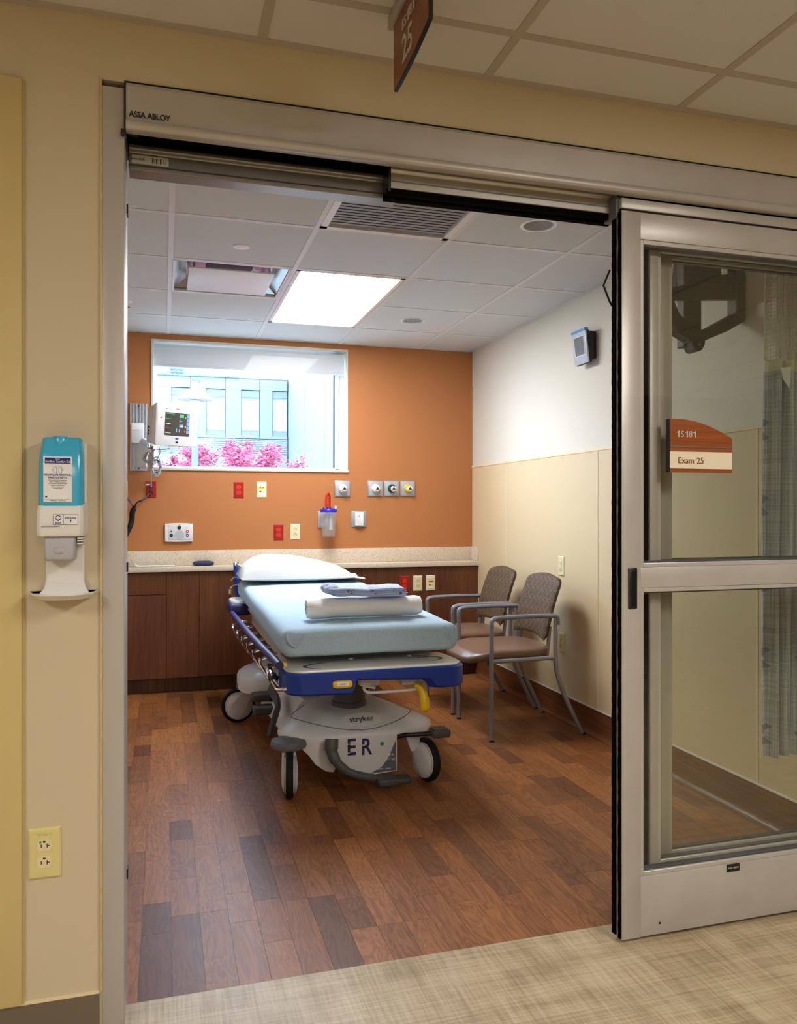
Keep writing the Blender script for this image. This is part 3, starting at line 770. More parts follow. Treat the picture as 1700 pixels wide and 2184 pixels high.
prof_px = [(583, 1584), (602, 1588), (643, 1598), (659, 1612), (673, 1630), (694, 1643), (710, 1644), (716, 1628), (740, 1636), (793, 1648), (842, 1641), (842.6, 1556), (850, 1550), (858, 1552), (866, 1572), (876, 1601), (885, 1601), (899, 1580), (925, 1556)]
prof_xz = [(onY(px, py, FY).x, onY(px, py, FY).z) for px, py in prof_px]
def zbot_front(x, y):
    zf = pl_interp(prof_xz, x); k = min(1, max(0, (y - FS.cy + .25) / .15)); return zf * (1 - k) + .225 * k
shf = part('base_shroud', FS.mesh(zbot_front), str_white)
RS = Shroud(.838, 4.78, .42, .27, 3.4, [(0, .345), (.6, .34), (.8, .328), (.93, .305), (.98, .288), (1, .27)])
part('base_shroud', RS.mesh(lambda x, y: .212), str_white)
# sloping spine between the shrouds
bm = bmesh.new(); rings = []
for y, hw_, zt_ in ((3.95, .20, .31), (4.15, .215, .30), (4.45, .23, .30), (4.62, .25, .315)):
    rings.append([bm.verts.new(p) for p in ((.84 - hw_ - .06, y, .13), (.84 + hw_ + .06, y, .13), (.84 + hw_, y, zt_ - .03), (.84 + hw_ - .03, y, zt_), (.84 - hw_ + .03, y, zt_), (.84 - hw_, y, zt_ - .03))])
ring_faces(bm, rings); part('base_spine', bm, str_white)
# raised oval line and name oval on the dome
def on_dome(pts, lift=.001): return [Vector((x, y, FS.z(x, y) + lift)) for x, y in pts]
ov = on_dome([(.872 + .29 * math.cos(a), 3.775 + .245 * math.sin(a)) for a in [2 * PI * k / 72 for k in range(73)]], .0005)
part('mould_line', bmtube(ov, .0022, 6), str_grey, shf)
nx, ny = .880, 3.60
bm = bmesh.new(); c0 = bm.verts.new((nx, ny, FS.z(nx, ny) + .0015)); N = 40; rg = []
for q in (.55, 1.0): rg.append([bm.verts.new((nx + .098 * q * math.cos(2 * PI * k / N), ny + .043 * q * math.sin(2 * PI * k / N), FS.z(nx + .098 * q * math.cos(2 * PI * k / N), ny + .043 * q * math.sin(2 * PI * k / N)) + .0015)) for k in range(N)])
for k in range(N):
    bm.faces.new((c0, rg[0][k], rg[0][(k + 1) % N])); bm.faces.new((rg[0][k], rg[1][k], rg[1][(k + 1) % N], rg[0][(k + 1) % N]))
part('name_plate', bm, str_top, shf)
part('name_plate_rim', bmtube(on_dome([(nx + .099 * math.cos(2 * PI * k / N), ny + .044 * math.sin(2 * PI * k / N)) for k in range(N + 1)], .0015), .0016, 6), str_white, shf)
def flat_text(body, size, m, x, y, zfun, sx=1, sy=1, bold=0, parent=None):
    me = text_mesh(body, size, .0004, 1.0, 'CENTER', bold)
    me.transform(Matrix.Translation((x, y, 0)) @ Matrix.Diagonal((sx, sy, 1, 1)))
    for v in me.vertices: v.co.z += zfun(v.co.x, v.co.y) + .0022
    me.transform(Matrix.Translation(-SO)); me.materials.clear(); me.materials.append(m)
    o = bpy.data.objects.new('lettering', me); COL.objects.link(o); o.parent = parent or st
flat_text('stryker', .040, ink_grey, nx, ny + .002, FS.z, 1.0, 1.25, .0008, shf)
# stencil letters and label on the apron
def apron_text(body, size, m, x, z, **k):
    y = FS.front_y(x) - .0016
    return lettering(body, size, m, shf, x - SO.x, y - SO.y, z - SO.z, **k)
pE, pR = onY(747, 1592, FY), onY(779, 1591, FY)
apron_text('E', .104, ink, pE.x, pE.z, sx=.86, bold=.0018); apron_text('R', .104, ink, pR.x, pR.z, sx=.80, bold=.0018)
for p, dz in ((pE, .018), (pR, .012), (pE, -.022)):     # stencil bridges
    part('stencil_gap', bmbox(p.x - .026, p.x - .008, FS.front_y(p.x) - .0030, FS.front_y(p.x) - .0012, p.z + dz - .0022, p.z + dz + .0022), str_white, shf)
gp = onY(812, 1583, FY)
part('green_dot', bmlathe([(0, 0), (.0092, 0), (.0092, .001)], 20, Matrix.Translation((gp.x, FS.front_y(gp.x) - .0006, gp.z)) @ AX_Y), green_dot, shf)
tri = [onY(px, py, FY) for px, py in ((841, 1577), (841.5, 1639), (788, 1646), (812, 1632), (828, 1608))]
yy = FS.front_y(min(p.x for p in tri)) - .001
lab = part('weight_label', bmprism([(p.x, p.z) for p in tri], 'Y', yy - .0012, yy + .004), slate, shf)
for body, px, py, sz in (('700 lb.', 829, 1606, .017), ('(317 kg)', 829, 1615, .017), ('Release', 806, 1636, .013), ('Brake', 825, 1635, .013)):
    p = onY(px, py, FY); lettering(body, sz, label_white, shf, p.x - SO.x, yy - .0018 - SO.y, p.z, sx=.85)
edge = [onY(px, py, FY) for px, py in ((843, 1577), (843, 1640), (793, 1648))]
part('label_edge', bmtube([Vector((p.x, FS.front_y(p.x) - .001, p.z)) for p in edge], .0016, 6), label_white, shf)
# columns
for cy in (3.78, 4.62):
    part('lift_column', bmlathe([(.086, .30), (.084, .335), (.078, .34), (.078, .40), (.083, .402), (.083, .432), (.07, .434), (.07, .60)], 32, Matrix.Translation((.862, cy, 0))), str_dark)
# --- casters
def caster(wx, wy, pivx, pivy, axle, br=.092):
    t = bpy.data.objects.new('caster', None); COL.objects.link(t); t.parent = st; t.location = (-SO.x + wx, -SO.y + wy, 0); t.rotation_euler = (0, 0, axle)
    Mx = Matrix.Translation((0, 0, .1)) @ Matrix.Rotation(PI / 2, 4, 'Y')     # wheel axis along local x
    mk('tyre', bmlathe([(.080, -.016), (.094, -.016), (.1, -.009), (.1, .009), (.094, .016), (.080, .016)], 40, Mx), black, t)
    for s in (-1, 1):
        mk('hub_cover', bmlathe([(.0, s * .036), (.04, s * .035), (.066, s * .030), (.080, s * .020), (.082, s * .012), (.0, s * .012)], 36, Mx), str_white, t)
        mk('rim_line', bmtube([Vector((s * .0235, .0795 * math.cos(a), .1 + .0795 * math.sin(a))) for a in [2 * PI * k / 40 for k in range(41)]], .002, 6), grey_plastic, t)
    R = Matrix.Rotation(-axle, 4, 'Z'); d = R @ Vector((pivx - wx, pivy - wy, 0))
    for s in (-1, 1):
        bm = bmesh.new(); rings = []
        for k in range(7):
            u = k / 6; c = Vector((s * .028, 0, .11)).lerp(Vector((d.x + s * .02, d.y, .205)), u); hw2 = .045 - .006 * u
            rings.append([bm.verts.new(c + Vector(p)) for p in ((-.008, -hw2, 0), (.008, -hw2, 0), (.008, hw2, 0), (-.008, hw2, 0))])
        ring_faces(bm, rings); mk('fork', bm, str_white, t)
    mk('swivel_bumper', bmlathe([(br * .5, .192), (br * .95, .198), (br, .212), (br * .92, .230), (br * .5, .236)], 32, Matrix.Translation(d)), str_grey, t)
    return t
caster(.528, 3.478, .535, 3.56, -.16, .082)
caster(1.168, 3.515, 1.12, 3.66, math.radians(16), .055)
caster(.423, 4.81, .50, 4.80, math.radians(-95 + 10))
caster(1.20, 4.95, 1.19, 4.88, math.radians(12))
# --- pedals
def P(px, py, y): return onY(px, py, y)
pts = [P(708, 1576, 3.47), P(708, 1602, 3.455), P(718, 1625, 3.44), P(740, 1645, 3.43), P(772, 1656, 3.43), P(800, 1660, 3.44)]
part('foot_pedal', bmtube(smooth_path(pts), [.030] * 6 + [.025] * 6 + [.021] * 6 + [.018] * 12 + [.016], 12, (.8, 1)), str_dark)
p = P(824, 1664, 3.45); part('pedal_pad', superq(bmesh.new(), p, (.048, .045, .016), .35, .35), str_dark)
p = P(856, 1661, 3.47); part('pedal_pad', superq(bmesh.new(), p, (.040, .04, .012), .35, .35), str_dark)
pts = [P(842, 1574, 3.53), P(862, 1568, 3.50), P(880, 1567, 3.48), P(924, 1564, 3.47)]
part('pedal_rod', bmtube(smooth_path(pts), .0105, 10), black_plastic)
p = P(938, 1562, 3.47); pad = part('pedal_pad', superq(bmesh.new(), p, (.045, .04, .020), .45, .4), str_dark)
bm = bmesh.new()
for k in range(5): box(bm, p.x - .032 + .014 * k, p.x - .025 + .014 * k, p.y - .036, p.y + .03, p.z + .012, p.z + .0215)
part('pedal_rib', bm, str_grey, pad)
for px, py, y in ((560, 1485, 4.50), (563, 1513, 4.42)):
    p = P(px, py, y); part('pedal_pad', superq(bmesh.new(), p, (.062, .05, .022), .35, .35), str_dark)
part('pedal_rod', bmtube([P(575, 1490, 4.45), Vector((.66, 4.45, .18))], .014, 10), black_plastic)
pts = [P(577, 1470, 4.25), P(590, 1492, 4.15), P(592, 1510, 4.05), P(583, 1540, 3.98), P(576, 1570, 3.96)]
part('cable_guard', bmtube(smooth_path(pts), .034, 10, (.45, 1)), str_dark)
# --- litter frame
bm = bmesh.new(); rings = []
for y in (3.575, 3.7, 5.42):
    z1_ = zt(y) - .126
    rings.append([bm.verts.new(p) for p in ((.515, y, z1_), (.50, y, z1_ - .018), (.54, y, z1_ - .05), (1.19, y, z1_ - .05), (1.235, y, z1_ - .018), (1.22, y, z1_))])
ring_faces(bm, rings); part('litter_deck', bm, grey_plastic)
for xx in (.585, 1.15):
    part('litter_rail', bmbox(xx - .025, xx + .025, 3.45, 5.35, .50, .555, r=.006), str_white)
# --- foot board
BY0, BY1, BX0, BX1, BZ = 3.245, 3.56, .474, 1.272, .583
def board_outline(ins):
    x0, x1, y0, y1 = BX0 + ins, BX1 - ins, BY0 + ins, BY1 - ins
    pts = [(x0 + .02, y1), (x0, y1 - .10), (x0, y0 + .05), (x0 + .05, y0), (x1 - .05, y0), (x1, y0 + .05), (x1, y1 - .10), (x1 - .02, y1)]
    P3 = [Vector((a, b, 0)) for a, b in pts]
    r = round_path([P3[0] + Vector((.15, 0, 0))] + P3 + [P3[-1] - Vector((.15, 0, 0))], .045, 6)
    # resample
    L = [0]
    for a, b in zip(r, r[1:]): L.append(L[-1] + (b - a).length)
    out = []
    for k in range(150):
        s = L[-1] * k / 149; i = max(j for j in range(len(L)) if L[j] <= s + 1e-9); i = min(i, len(r) - 2)
        out.append(r[i].lerp(r[i + 1], (s - L[i]) / max(L[i + 1] - L[i], 1e-9)))
    return out
def bzb(v):
    if v.y > BY1 - .12: return .535
    x = v.x
    if v.y > BY0 + .06: return .497
    return pl_interp([(BX0, .493), (.752, .487), (.772, .545), (1.10, .528), (1.125, .490), (BX1, .488)], x)
bm = bmesh.new(); o0 = board_outline(0); o1 = board_outline(.007); oin = board_outline(.045)
rings = [[bm.verts.new((v.x, v.y, max(bzb(u), .53))) for v, u in zip(oin, o0)], [bm.verts.new((v.x, v.y, bzb(u))) for v, u in zip(board_outline(.03), o0)], [bm.verts.new((v.x, v.y, bzb(v) + .0)) for v in o1],
         [bm.verts.new((v.x, v.y, bzb(v) + .008)) for v in o0], [bm.verts.new((v.x, v.y, BZ - .008)) for v in o0], [bm.verts.new((v.x, v.y, BZ)) for v in o1]]
ring_faces(bm, rings); brd = part('foot_bumper', bm, str_blue)
bm = bmesh.new(); oo = board_outline(.012); o2 = board_outline(.018)
ring_faces(bm, [[bm.verts.new((v.x, v.y, BZ - .01)) for v in oo], [bm.verts.new((v.x, v.y, BZ + .004)) for v in oo], [bm.verts.new((v.x, v.y, BZ + .007)) for v in o2]])
fp = part('foot_panel', bm, str_top)
def crescent(cx, cy, rx, ry, a0, a1, wmax):
    bm = bmesh.new(); A = []; B = []
    for k in range(25):
        u = k / 24; a = a0 + (a1 - a0) * u; w2 = wmax * math.sin(PI * u) + .0012
        A.append(bm.verts.new((cx + rx * math.cos(a), cy + ry * math.sin(a), BZ + .0078))); B.append(bm.verts.new((cx + (rx - w2) * math.cos(a), cy + (ry - w2) * math.sin(a), BZ + .0078)))
    for k in range(24): bm.faces.new((A[k], A[k + 1], B[k + 1], B[k]))
    ret = bmesh.ops.extrude_face_region(bm, geom=list(bm.faces)); bmesh.ops.translate(bm, vec=(0, 0, -.001), verts=[v for v in ret['geom'] if isinstance(v, bmesh.types.BMVert)])
    return bm
part('swoosh', crescent(.80, 3.36, .235, .085, PI * 1.25, PI * .62, .015), ink_grey, fp)
part('swoosh', crescent(.98, 3.40, .225, .085, PI * .38, -PI * .25, .015), ink_grey, fp)
flat_text('stryker', .036, ink_grey, 1.10, 3.43, lambda x, y: BZ + .0065, 1, 1.0, 0, fp)
for px in (745, 868):
    p = onZ(px, 1404 if px < 800 else 1397, BZ + .007); part('panel_button', bmlathe([(.011, BZ + .005), (.011, BZ + .012), (.008, BZ + .014), (0, BZ + .014)], 16, Matrix.Translation((p.x, 3.475, 0))), label_white, fp)
p = P(731, 1460, 3.238); yl = part('release_handle', superq(bmesh.new(), (p.x, p.y + .006, p.z), (.042, .012, .016), .5, .5), yellow_plastic)
part('handle_label', bmbox(p.x - .026, p.x + .026, p.y - .0085, p.y - .005, p.z - .006, p.z + .010, r=.0015), label_white, yl)
lettering('ADULT', .008, edge_black, yl, p.x - SO.x, p.y - .009 - SO.y, p.z + .003)
pts = [P(800, 1467, 3.36), P(778, 1463, 3.36), P(780, 1474, 3.36), P(800, 1477, 3.36), P(885, 1470, 3.36), P(906, 1462, 3.36), P(908, 1452, 3.36)]
part('handle_loop', bmtube(smooth_path(pts, 5), .007, 8), str_top)
part('bracket', bmbox(P(858, 1456, 3.36).x, P(912, 1456, 3.36).x, 3.36, 3.40, P(870, 1460, 3.36).z, .54), str_top)
part('bracket', bmbox(P(768, 1458, 3.36).x, P(790, 1458, 3.36).x, 3.35, 3.40, P(780, 1462, 3.36).z, .54), str_top)
pts = [P(884, 1461, 3.345), P(895, 1465, 3.34), P(902, 1478, 3.335), P(905, 1493, 3.33), P(906, 1506, 3.33), P(905.5, 1517, 3.33)]
part('crank_lever', bmtube(smooth_path(pts, 5), [.0105 + .012 * min(1, k / 14) if k < 22 else (.0215, .019, .015, .008)[k - 22] for k in range(26)], 14), yellow_plastic)
# --- folded side rails
for s in (-1, 1):
    X = lambda x: x if s < 0 else 2 * .868 - x
    A = Vector((X(.405), 5.02, .618)); B = Vector((X(.463), 3.33, .607)) if s < 0 else Vector((X(.45), 3.80, .607)); M_ = A.lerp(B, .5) + Vector((s * .012, 0, .004))
    rail = bpy.data.objects.new('side_rail', None); COL.objects.link(rail); rail.parent = st
    part('rail_grip', bmtube(smooth_path([A, M_, A.lerp(B, .72) + Vector((s * .006, 0, 0)), B], 8), .0175, 14), str_navy, rail)
    for k in range(7 if s < 0 else 4):
        y0 = 4.86 - .215 * k; u = (5.02 - y0) / 1.69; xb = .405 + .058 * u; zb_ = .565 - .02 * u
        pts = [(X(xb + .07), y0 + .01, zb_ + .022), (X(xb - .012), y0, zb_ + .012), (X(xb - .016), y0 - .03, zb_ - .012), (X(xb - .004), y0 - .25, zb_ - .038), (X(xb + .014), y0 - .275, zb_ - .036), (X(xb + .08), y0 - .275, zb_ - .015)]
        part('rail_spindle', bmtube(round_path(pts, .02, 4), .0082, 8), chrome, rail)
    if s < 0:
     pts = [(X(.455), 3.62, .555), (X(.452), 3.42, .525), (X(.462), 3.37, .508), (X(.52), 3.35, .502)]
     part('rail_link', bmtube(round_path(pts, .02, 4), .010, 8), chrome, rail)
     part('rail_clamp', bmtube([(X(.452), 3.475, .534), (X(.452), 3.437, .528)], .021, 12), black_plastic, rail)
     part('rail_release', bmbox(min(X(.455), X(.497)), max(X(.455), X(.497)), 3.335, 3.375, .598, .616, r=.006), yellow_plastic, rail)
    # head corner bumper
    part('corner_bumper', bmbox(min(X(.39), X(.52)), max(X(.39), X(.52)), 5.02, 5.34, .60, .672, r=.02, seg=3), str_navy)
    part('corner_cap', superq(bmesh.new(), (X(.455), 5.17, .672), (.055, .13, .022), .5, .6), str_white)
    # push handle and pole hooks at the head
    part('push_handle', bmtube(round_path([(X(.49), 5.47, .62), (X(.472), 5.48, .76), (X(.468), 5.49, .90 if s < 0 else .77)], .03, 4), .018, 10), str_blue)
    if s < 0: part('pole_hook', bmtube(smooth_path([(X(.49), 5.44, .80), (X(.45), 5.43, .805), (X(.435), 5.43, .785)], 5), .006, 8), chrome)
    if s < 0: part('pole_hook', bmtube(smooth_path([(X(.49), 5.40, .762), (X(.44), 5.40, .75), (X(.425), 5.40, .72), (X(.44), 5.40, .685)], 5), .006, 8), chrome)
    if s < 0: part('pole_socket', bmtube([(X(.425), 5.40, .70), (X(.425), 5.40, .73)], .013, 12), chrome)
part('head_frame', bmbox(.50, 1.236, 5.42, 5.47, .62, .66, r=.008), str_blue)

# ---------------------------------------------------------------- bedding (things of their own)
def noisy(bm, amp, sc, zmin=None):
    for v in bm.verts:
        if zmin is not None and v.co.z < zmin: continue
        v.co += v.normal * (noise.noise(v.co * sc) * amp)
mt = thing('mattress', 'stretcher mattress in a light blue fitted knit sheet', 'mattress', (.87, 4.36, .61))
MX0, MX1, MY0, MY1 = .474, 1.272, 3.345, 5.43
bm = bmesh.new(); rings = []
n_u = 26; secs = []
def matt_sec(y, ins, lift):
    """cross-section ring of the sheeted mattress at y"""
    zt_ = zt(y) - lift; zb_ = zt(y) - .119 + lift * .6; out = []
    r = min(.042, (zt_ - zb_) * .49); x0, x1 = MX0 + ins, MX1 - ins
    def arc(cx, cz, a0, a1):
        for k in range(6):
            a = a0 + (a1 - a0) * k / 5; out.append((cx + r * math.cos(a), cz + r * math.sin(a)))
    arc(x1 - r, zb_ + r, -PI / 2, 0); arc(x1 - r, zt_ - r, 0, PI / 2)
    for k in range(1, 20):
        u = k / 20; out.append((x1 - r + (x0 + r - x1 + r) * u, zt_ + .006 * math.sin(PI * u)))
    arc(x0 + r, zt_ - r, PI / 2, PI); arc(x0 + r, zb_ + r, PI, 1.5 * PI)
    for k in range(1, 10):
        u = k / 10; out.append((x0 + r + (x1 - x0 - 2 * r) * u, zb_))
    return [Vector((a, y, b)) for a, b in out]
ysec = []
for k in range(8): a = PI / 2 * k / 7; ysec.append((MY0 + .05 * (1 - math.sin(a)), .05 * (1 - math.cos(a)) if False else .036 * (1 - math.sin(a)) , .040 * (1 - math.sin(a))))
ysec = []
for k in range(8):
    a = PI / 2 * k / 7; ysec.append((MY0 + .042 * (1 - math.cos(a)), .045 * (1 - math.sin(a)), .034 * (1 - math.sin(a))))
for k in range(1, 40): ysec.append((MY0 + .042 + (MY1 - MY0 - .084) * k / 40, 0, 0))
for k in range(8):
    a = PI / 2 * k / 7; ysec.append((MY1 - .042 + .042 * math.sin(a), .045 * (1 - math.cos(a)), .042 * (1 - math.cos(a))))
for y, i_, l_ in ysec:
    rings.append([bm.verts.new(p) for p in matt_sec(y, i_, l_)])
ring_faces(bm, rings); bm.normal_update()
for v in bm.verts:
    n1 = noise.noise(v.co * 9.0) * .0028 + noise.noise(v.co * Vector((22, 4, 22))) * .0016
    v.co += v.normal * n1
bmesh.ops.translate(bm, vec=(-.87, -4.36, -.61), verts=bm.verts)
shb = mk('fitted_sheet', bm, sheet_blue, mt)
# corner tucks of the sheet
for s in (-1, 1):
    cx = -.33 if s < 0 else .345
    base = Vector((cx, MY0 - 4.36 - .001, .094))
    pts = [base + Vector((-.045, .004, .030)), base + Vector((-.040, -.004, .002)), base + Vector((-.022, -.007, -.018)), base + Vector((-.005, -.006, -.022)), base + Vector((.016, -.005, -.002)), base + Vector((.03, .004, .030))]
    if s > 0: pts = [Vector((p.x * .5 + .18, p.y + .002, p.z + .006)) for p in pts]
    mk('sheet_tuck', bmtube(smooth_path(pts, 5), .0042, 7, (1, 1)), sheet_blue, mt)

# pillow
bm = bmesh.new(); NU, NV = 44, 26; top = {}; bot = {}
PX0, PX1, PY0, PY1 = .462, 1.19, 5.02, 5.42
for i in range(NU + 1):
    for j in range(NV + 1):
        u = i / NU; v = j / NV; e = max(1e-6, (1 - abs(2 * u - 1) ** 3.2) * (1 - abs(2 * v - 1) ** 2.6)) ** .55
        hL = .205 - .110 * u ** 1.5
        pinch = 1 - .10 * math.exp(-((u - .40) / .035) ** 2) * (1 - v)
        x = PX0 + (PX1 - PX0) * u; y = PY0 + (PY1 - PY0) * v - .02 * math.sin(PI * u) * (1 - 2 * v)
        z0 = zt(y) + .014; q = Vector((x * 7, y * 7, 3.3))
        wr_ = noise.noise(q) * .012 + noise.noise(q * 3) * .004
        top[i, j] = bm.verts.new((x, y, z0 + .035 * (1 - e) * .7 + hL * e * pinch * .93 + wr_ * e))
        edge_ = i in (0, NU) or j in (0, NV)
        bot[i, j] = top[i, j] if edge_ else bm.verts.new((x, y, z0 + .024 * (1 - e) - .0 * e))
for i in range(NU):
    for j in range(NV):
        bm.faces.new((top[i, j], top[i + 1, j], top[i + 1, j + 1], top[i, j + 1]))
        try: bm.faces.new((bot[i, j + 1], bot[i + 1, j + 1], bot[i + 1, j], bot[i, j]))
        except ValueError: pass
pil = thing('pillow', 'plump white pillow at the head of the stretcher', 'pillow', (.83, 5.22, zt(5.22)))
def Lp(bm, o): bmesh.ops.translate(bm, vec=-Vector(o.location), verts=bm.verts); return bm
mk('pillow_body', Lp(bm, pil), pillow_white, pil)
# loose pillowcase ends
def flap(x0, x1, y0, y1, zc, drop, seed):
    bm = bmesh.new(); G = {}
    for i in range(9):
        for j in range(15):
            u, v = i / 8, j / 14; x = x0 + (x1 - x0) * u; y = y0 + (y1 - y0) * v
            G[i, j] = bm.verts.new((x, y, zt(y) + zc + drop * u + .012 * math.sin(v * 9 + seed) * u + .006))
    for i in range(8):
        for j in range(14): bm.faces.new((G[i, j], G[i + 1, j], G[i + 1, j + 1], G[i, j + 1]))
    ret = bmesh.ops.extrude_face_region(bm, geom=list(bm.faces)); bmesh.ops.translate(bm, vec=(0, 0, .004), verts=[v for v in ret['geom'] if isinstance(v, bmesh.types.BMVert)])
    return bm
mk('pillowcase_hem', Lp(flap(1.15, 1.262, 5.06, 5.40, .030, -.022, .5), pil), pillow_white, pil)
mk('pillowcase_hem', Lp(flap(.50, .448, 5.26, 5.40, .075, .030, 2), pil), pillow_white, pil)

# rolled white towel: spiral section swept along x
tr_ = thing('rolled_blanket', 'rolled white towelling blanket lying on the stretcher', 'blanket', (.90, 3.66, zt(3.66)))
bm = bmesh.new(); rings = []
turns, NS = 2.3, 64
cz = zt(3.58) + .056; cy = 3.585
outer = []; inner = []
for k in range(NS + 1):
    u = k / NS; a = -PI * .55 - u * turns * 2 * PI; R = 1 - .62 * u
    outer.append((cy + .066 * R * math.cos(a), cz + .049 * R * math.sin(a)))
for k in range(NS, -1, -1):
    u = k / NS; a = -PI * .55 - u * turns * 2 * PI; R = (1 - .62 * u) - .185
    inner.append((cy + .066 * R * math.cos(a), cz + .049 * R * math.sin(a)))
sec = outer + inner
for i in range(25):
    u = i / 24; x = .618 + .545 * u
    k1 = 1 + .05 * math.sin(u * 7) + (.04 if .2 < u < .9 else 0)
    f_ = 1 - .12 * max(0, 1 - min(u, 1 - u) / .03)
    rings.append([bm.verts.new((x + .03 * (yy_ - cy), cy + (yy_ - cy) * k1 * f_ + .02 * u + .004 * noise.noise(Vector((x * 14, yy_ * 20, zz_ * 20))), max(zt(3.58) + .0085, cz + (zz_ - cz) * f_ + .005 * noise.noise(Vector((x * 11, yy_ * 15, 4)))))) for yy_, zz_ in sec])
ring_faces(bm, rings)
mk('towel_roll', Lp(bm, tr_), towel_white, tr_)

# folded gown on top of the roll
gw = thing('folded_gown', 'folded pale blue patterned gown on top of the rolled blanket', 'gown', (.87, 3.66, zt(3.62) + .10))
zb0 = zt(3.58) + .110
for k, (x0, x1, y0, y1, z0, th_) in enumerate(((.735, 1.085, 3.525, 3.70, 0, .012), (.722, 1.090, 3.520, 3.705, .010, .011), (.712, 1.086, 3.524, 3.71, .019, .010), (.705, 1.080, 3.518, 3.71, .027, .013))):
    bm = bmesh.new(); superq(bm, ((x0 + x1) / 2, (y0 + y1) / 2, zb0 + z0 + th_ / 2), ((x1 - x0) / 2, (y1 - y0) / 2, th_ / 2 + .001), .5, .22, 72, 10)
    for v in bm.verts:
        v.co.z += .004 * noise.noise(v.co * 16) * (1 + k * .5) - .006 * ((v.co.x - x0) / (x1 - x0)); v.co.y += .003 * noise.noise(v.co * 24)
    mk('folded_layer', Lp(bm, gw), gown_m, gw)
bm = bmesh.new(); superq(bm, (.728, 3.60, zb0 + .034), (.035, .065, .020), .7, .6, 40, 14)
for v in bm.verts: v.co += v.co.normalized() * 0 + Vector((noise.noise(v.co * 40), noise.noise(v.co * 40 + Vector((3, 3, 3))), noise.noise(v.co * 40 + Vector((7, 1, 3))))) * .011
mk('bunched_ties', Lp(bm, gw), gown_m, gw)

# ================================================================ CHAIRS
def make_chair(loc, label):
    t = thing('guest_chair', label, 'chair', loc, 0, 'guest chairs along the cream wall')
    hw = .249                                       # half width between the front legs (y)
    XF, XB = -.274, .108                            # front legs, back posts (x; the chair faces -x)
    for s in (-1, 1):
        y = s * hw
        mk('leg', bmtube([(XF, y, .0), (XF, y, .640)], .0125, 12), chair_metal, t)
        pts = [(XB, y, .60), (XB, y, .44), (XB + .006, y, .36), (XB + .055, y, .22), (XB + .170, y, .0)]
        mk('leg', bmtube(round_path(pts, .09, 6), .0125, 12), chair_metal, t)
        for xx in (XF, XB + .170): mk('foot_glide', bmlathe([(.013, 0), (.0145, 0), (.0145, .008), (.013, .010)], 12, Matrix.Translation((xx, y, 0))), black_plastic, t)
        mk('back_post', bmtube([(XB, y * .985, .58), (XB + .004, y * .985, .655)], .0115, 10), chair_metal, t)
        mk('back_stay', bmtube([(XB - .015, y * .72, .44), (XB + .002, y * .72, .60)], .011, 10), chair_metal, t)
        arm = [(XF, y, .615), (XF, y, .660), (XF + .035, y, .668), (-.05, y, .672), (XB + .012, y, .668), (XB + .016, y, .62)]
        mk('armrest', bmtube(round_path(arm, .03, 6), .0155, 12, (1.1, .8)), chair_arm, t)
        mk('seat_rail', bmtube([(XF, y * .985, .432), (XB, y * .985, .436)], .012, 10), chair_metal, t)
    mk('seat_crossbar', bmtube([(XF + .05, -hw, .428), (XF + .05, hw, .428)], .011, 10), chair_metal, t)
    mk('seat_crossbar', bmtube([(XB - .02, -hw, .430), (XB - .02, hw, .430)], .011, 10), chair_metal, t)
    bm = bmesh.new(); superq(bm, (-.138, 0, .462), (.262, .236, .034), .55, .5, 56, 20)
    for v in bm.verts:
        if v.co.x < -.25: v.co.z -= (-.25 - v.co.x) * .22
        v.co.z += .010 * (1 - (v.co.y / .24) ** 2) * (1 if v.co.z > .46 else 0)
    mk('seat', bm, vinyl_brown, t)
    # upholstered back, curved and leaning
    bm = bmesh.new(); NU, NV = 30, 26; FR = {}; BK = {}
    for i in range(NU + 1):
        for j in range(NV + 1):
            u = 2 * i / NU - 1; v = j / NV
            hwid = .214 - .006 * v - .012 * max(0, (.12 - v)) / .12
            zz = .535 + .352 * v
            if v > .86: hwid -= .055 * (1 - math.sqrt(max(0, 1 - ((v - .86) / .14) ** 2)))
            zz += -.016 * (u * u) * v - .014 * (1 - u * u) * 0 + (.022 * (1 - u * u) - .011) * (1 - v) * (1 - v)
            x = XB - .032 + .105 * v + .030 * u * u * -1 * .5 - .010 * math.sin(PI * v)
            y = u * hwid
            th = .046 * (max(0, 1 - abs(u) ** 8) ** .5) * (max(0, 1 - abs(2 * v - 1) ** 10) ** .5)
            FR[i, j] = bm.verts.new((x - th * .28, y, zz)); BK[i, j] = bm.verts.new((x + th * .72 + .002, y, zz))
    for i in range(NU):
        for j in range(NV):
            bm.faces.new((FR[i, j], FR[i, j + 1], FR[i + 1, j + 1], FR[i + 1, j])); bm.faces.new((BK[i, j], BK[i + 1, j], BK[i + 1, j + 1], BK[i, j + 1]))
    for i in range(NU):
        bm.faces.new((FR[i, 0], FR[i + 1, 0], BK[i + 1, 0], BK[i, 0])); bm.faces.new((FR[i, NV], BK[i, NV], BK[i + 1, NV], FR[i + 1, NV]))
    for j in range(NV):
        bm.faces.new((FR[0, j], BK[0, j], BK[0, j + 1], FR[0, j + 1])); bm.faces.new((FR[NU, j], FR[NU, j + 1], BK[NU, j + 1], BK[NU, j]))
    mk('backrest', bm, fab_ring, t)
    return t
make_chair((1.978, 4.257, 0), 'brown cushioned guest chair standing nearer the sliding door')
make_chair((1.978, 4.858, 0), 'brown cushioned guest chair standing nearer the orange headwall')

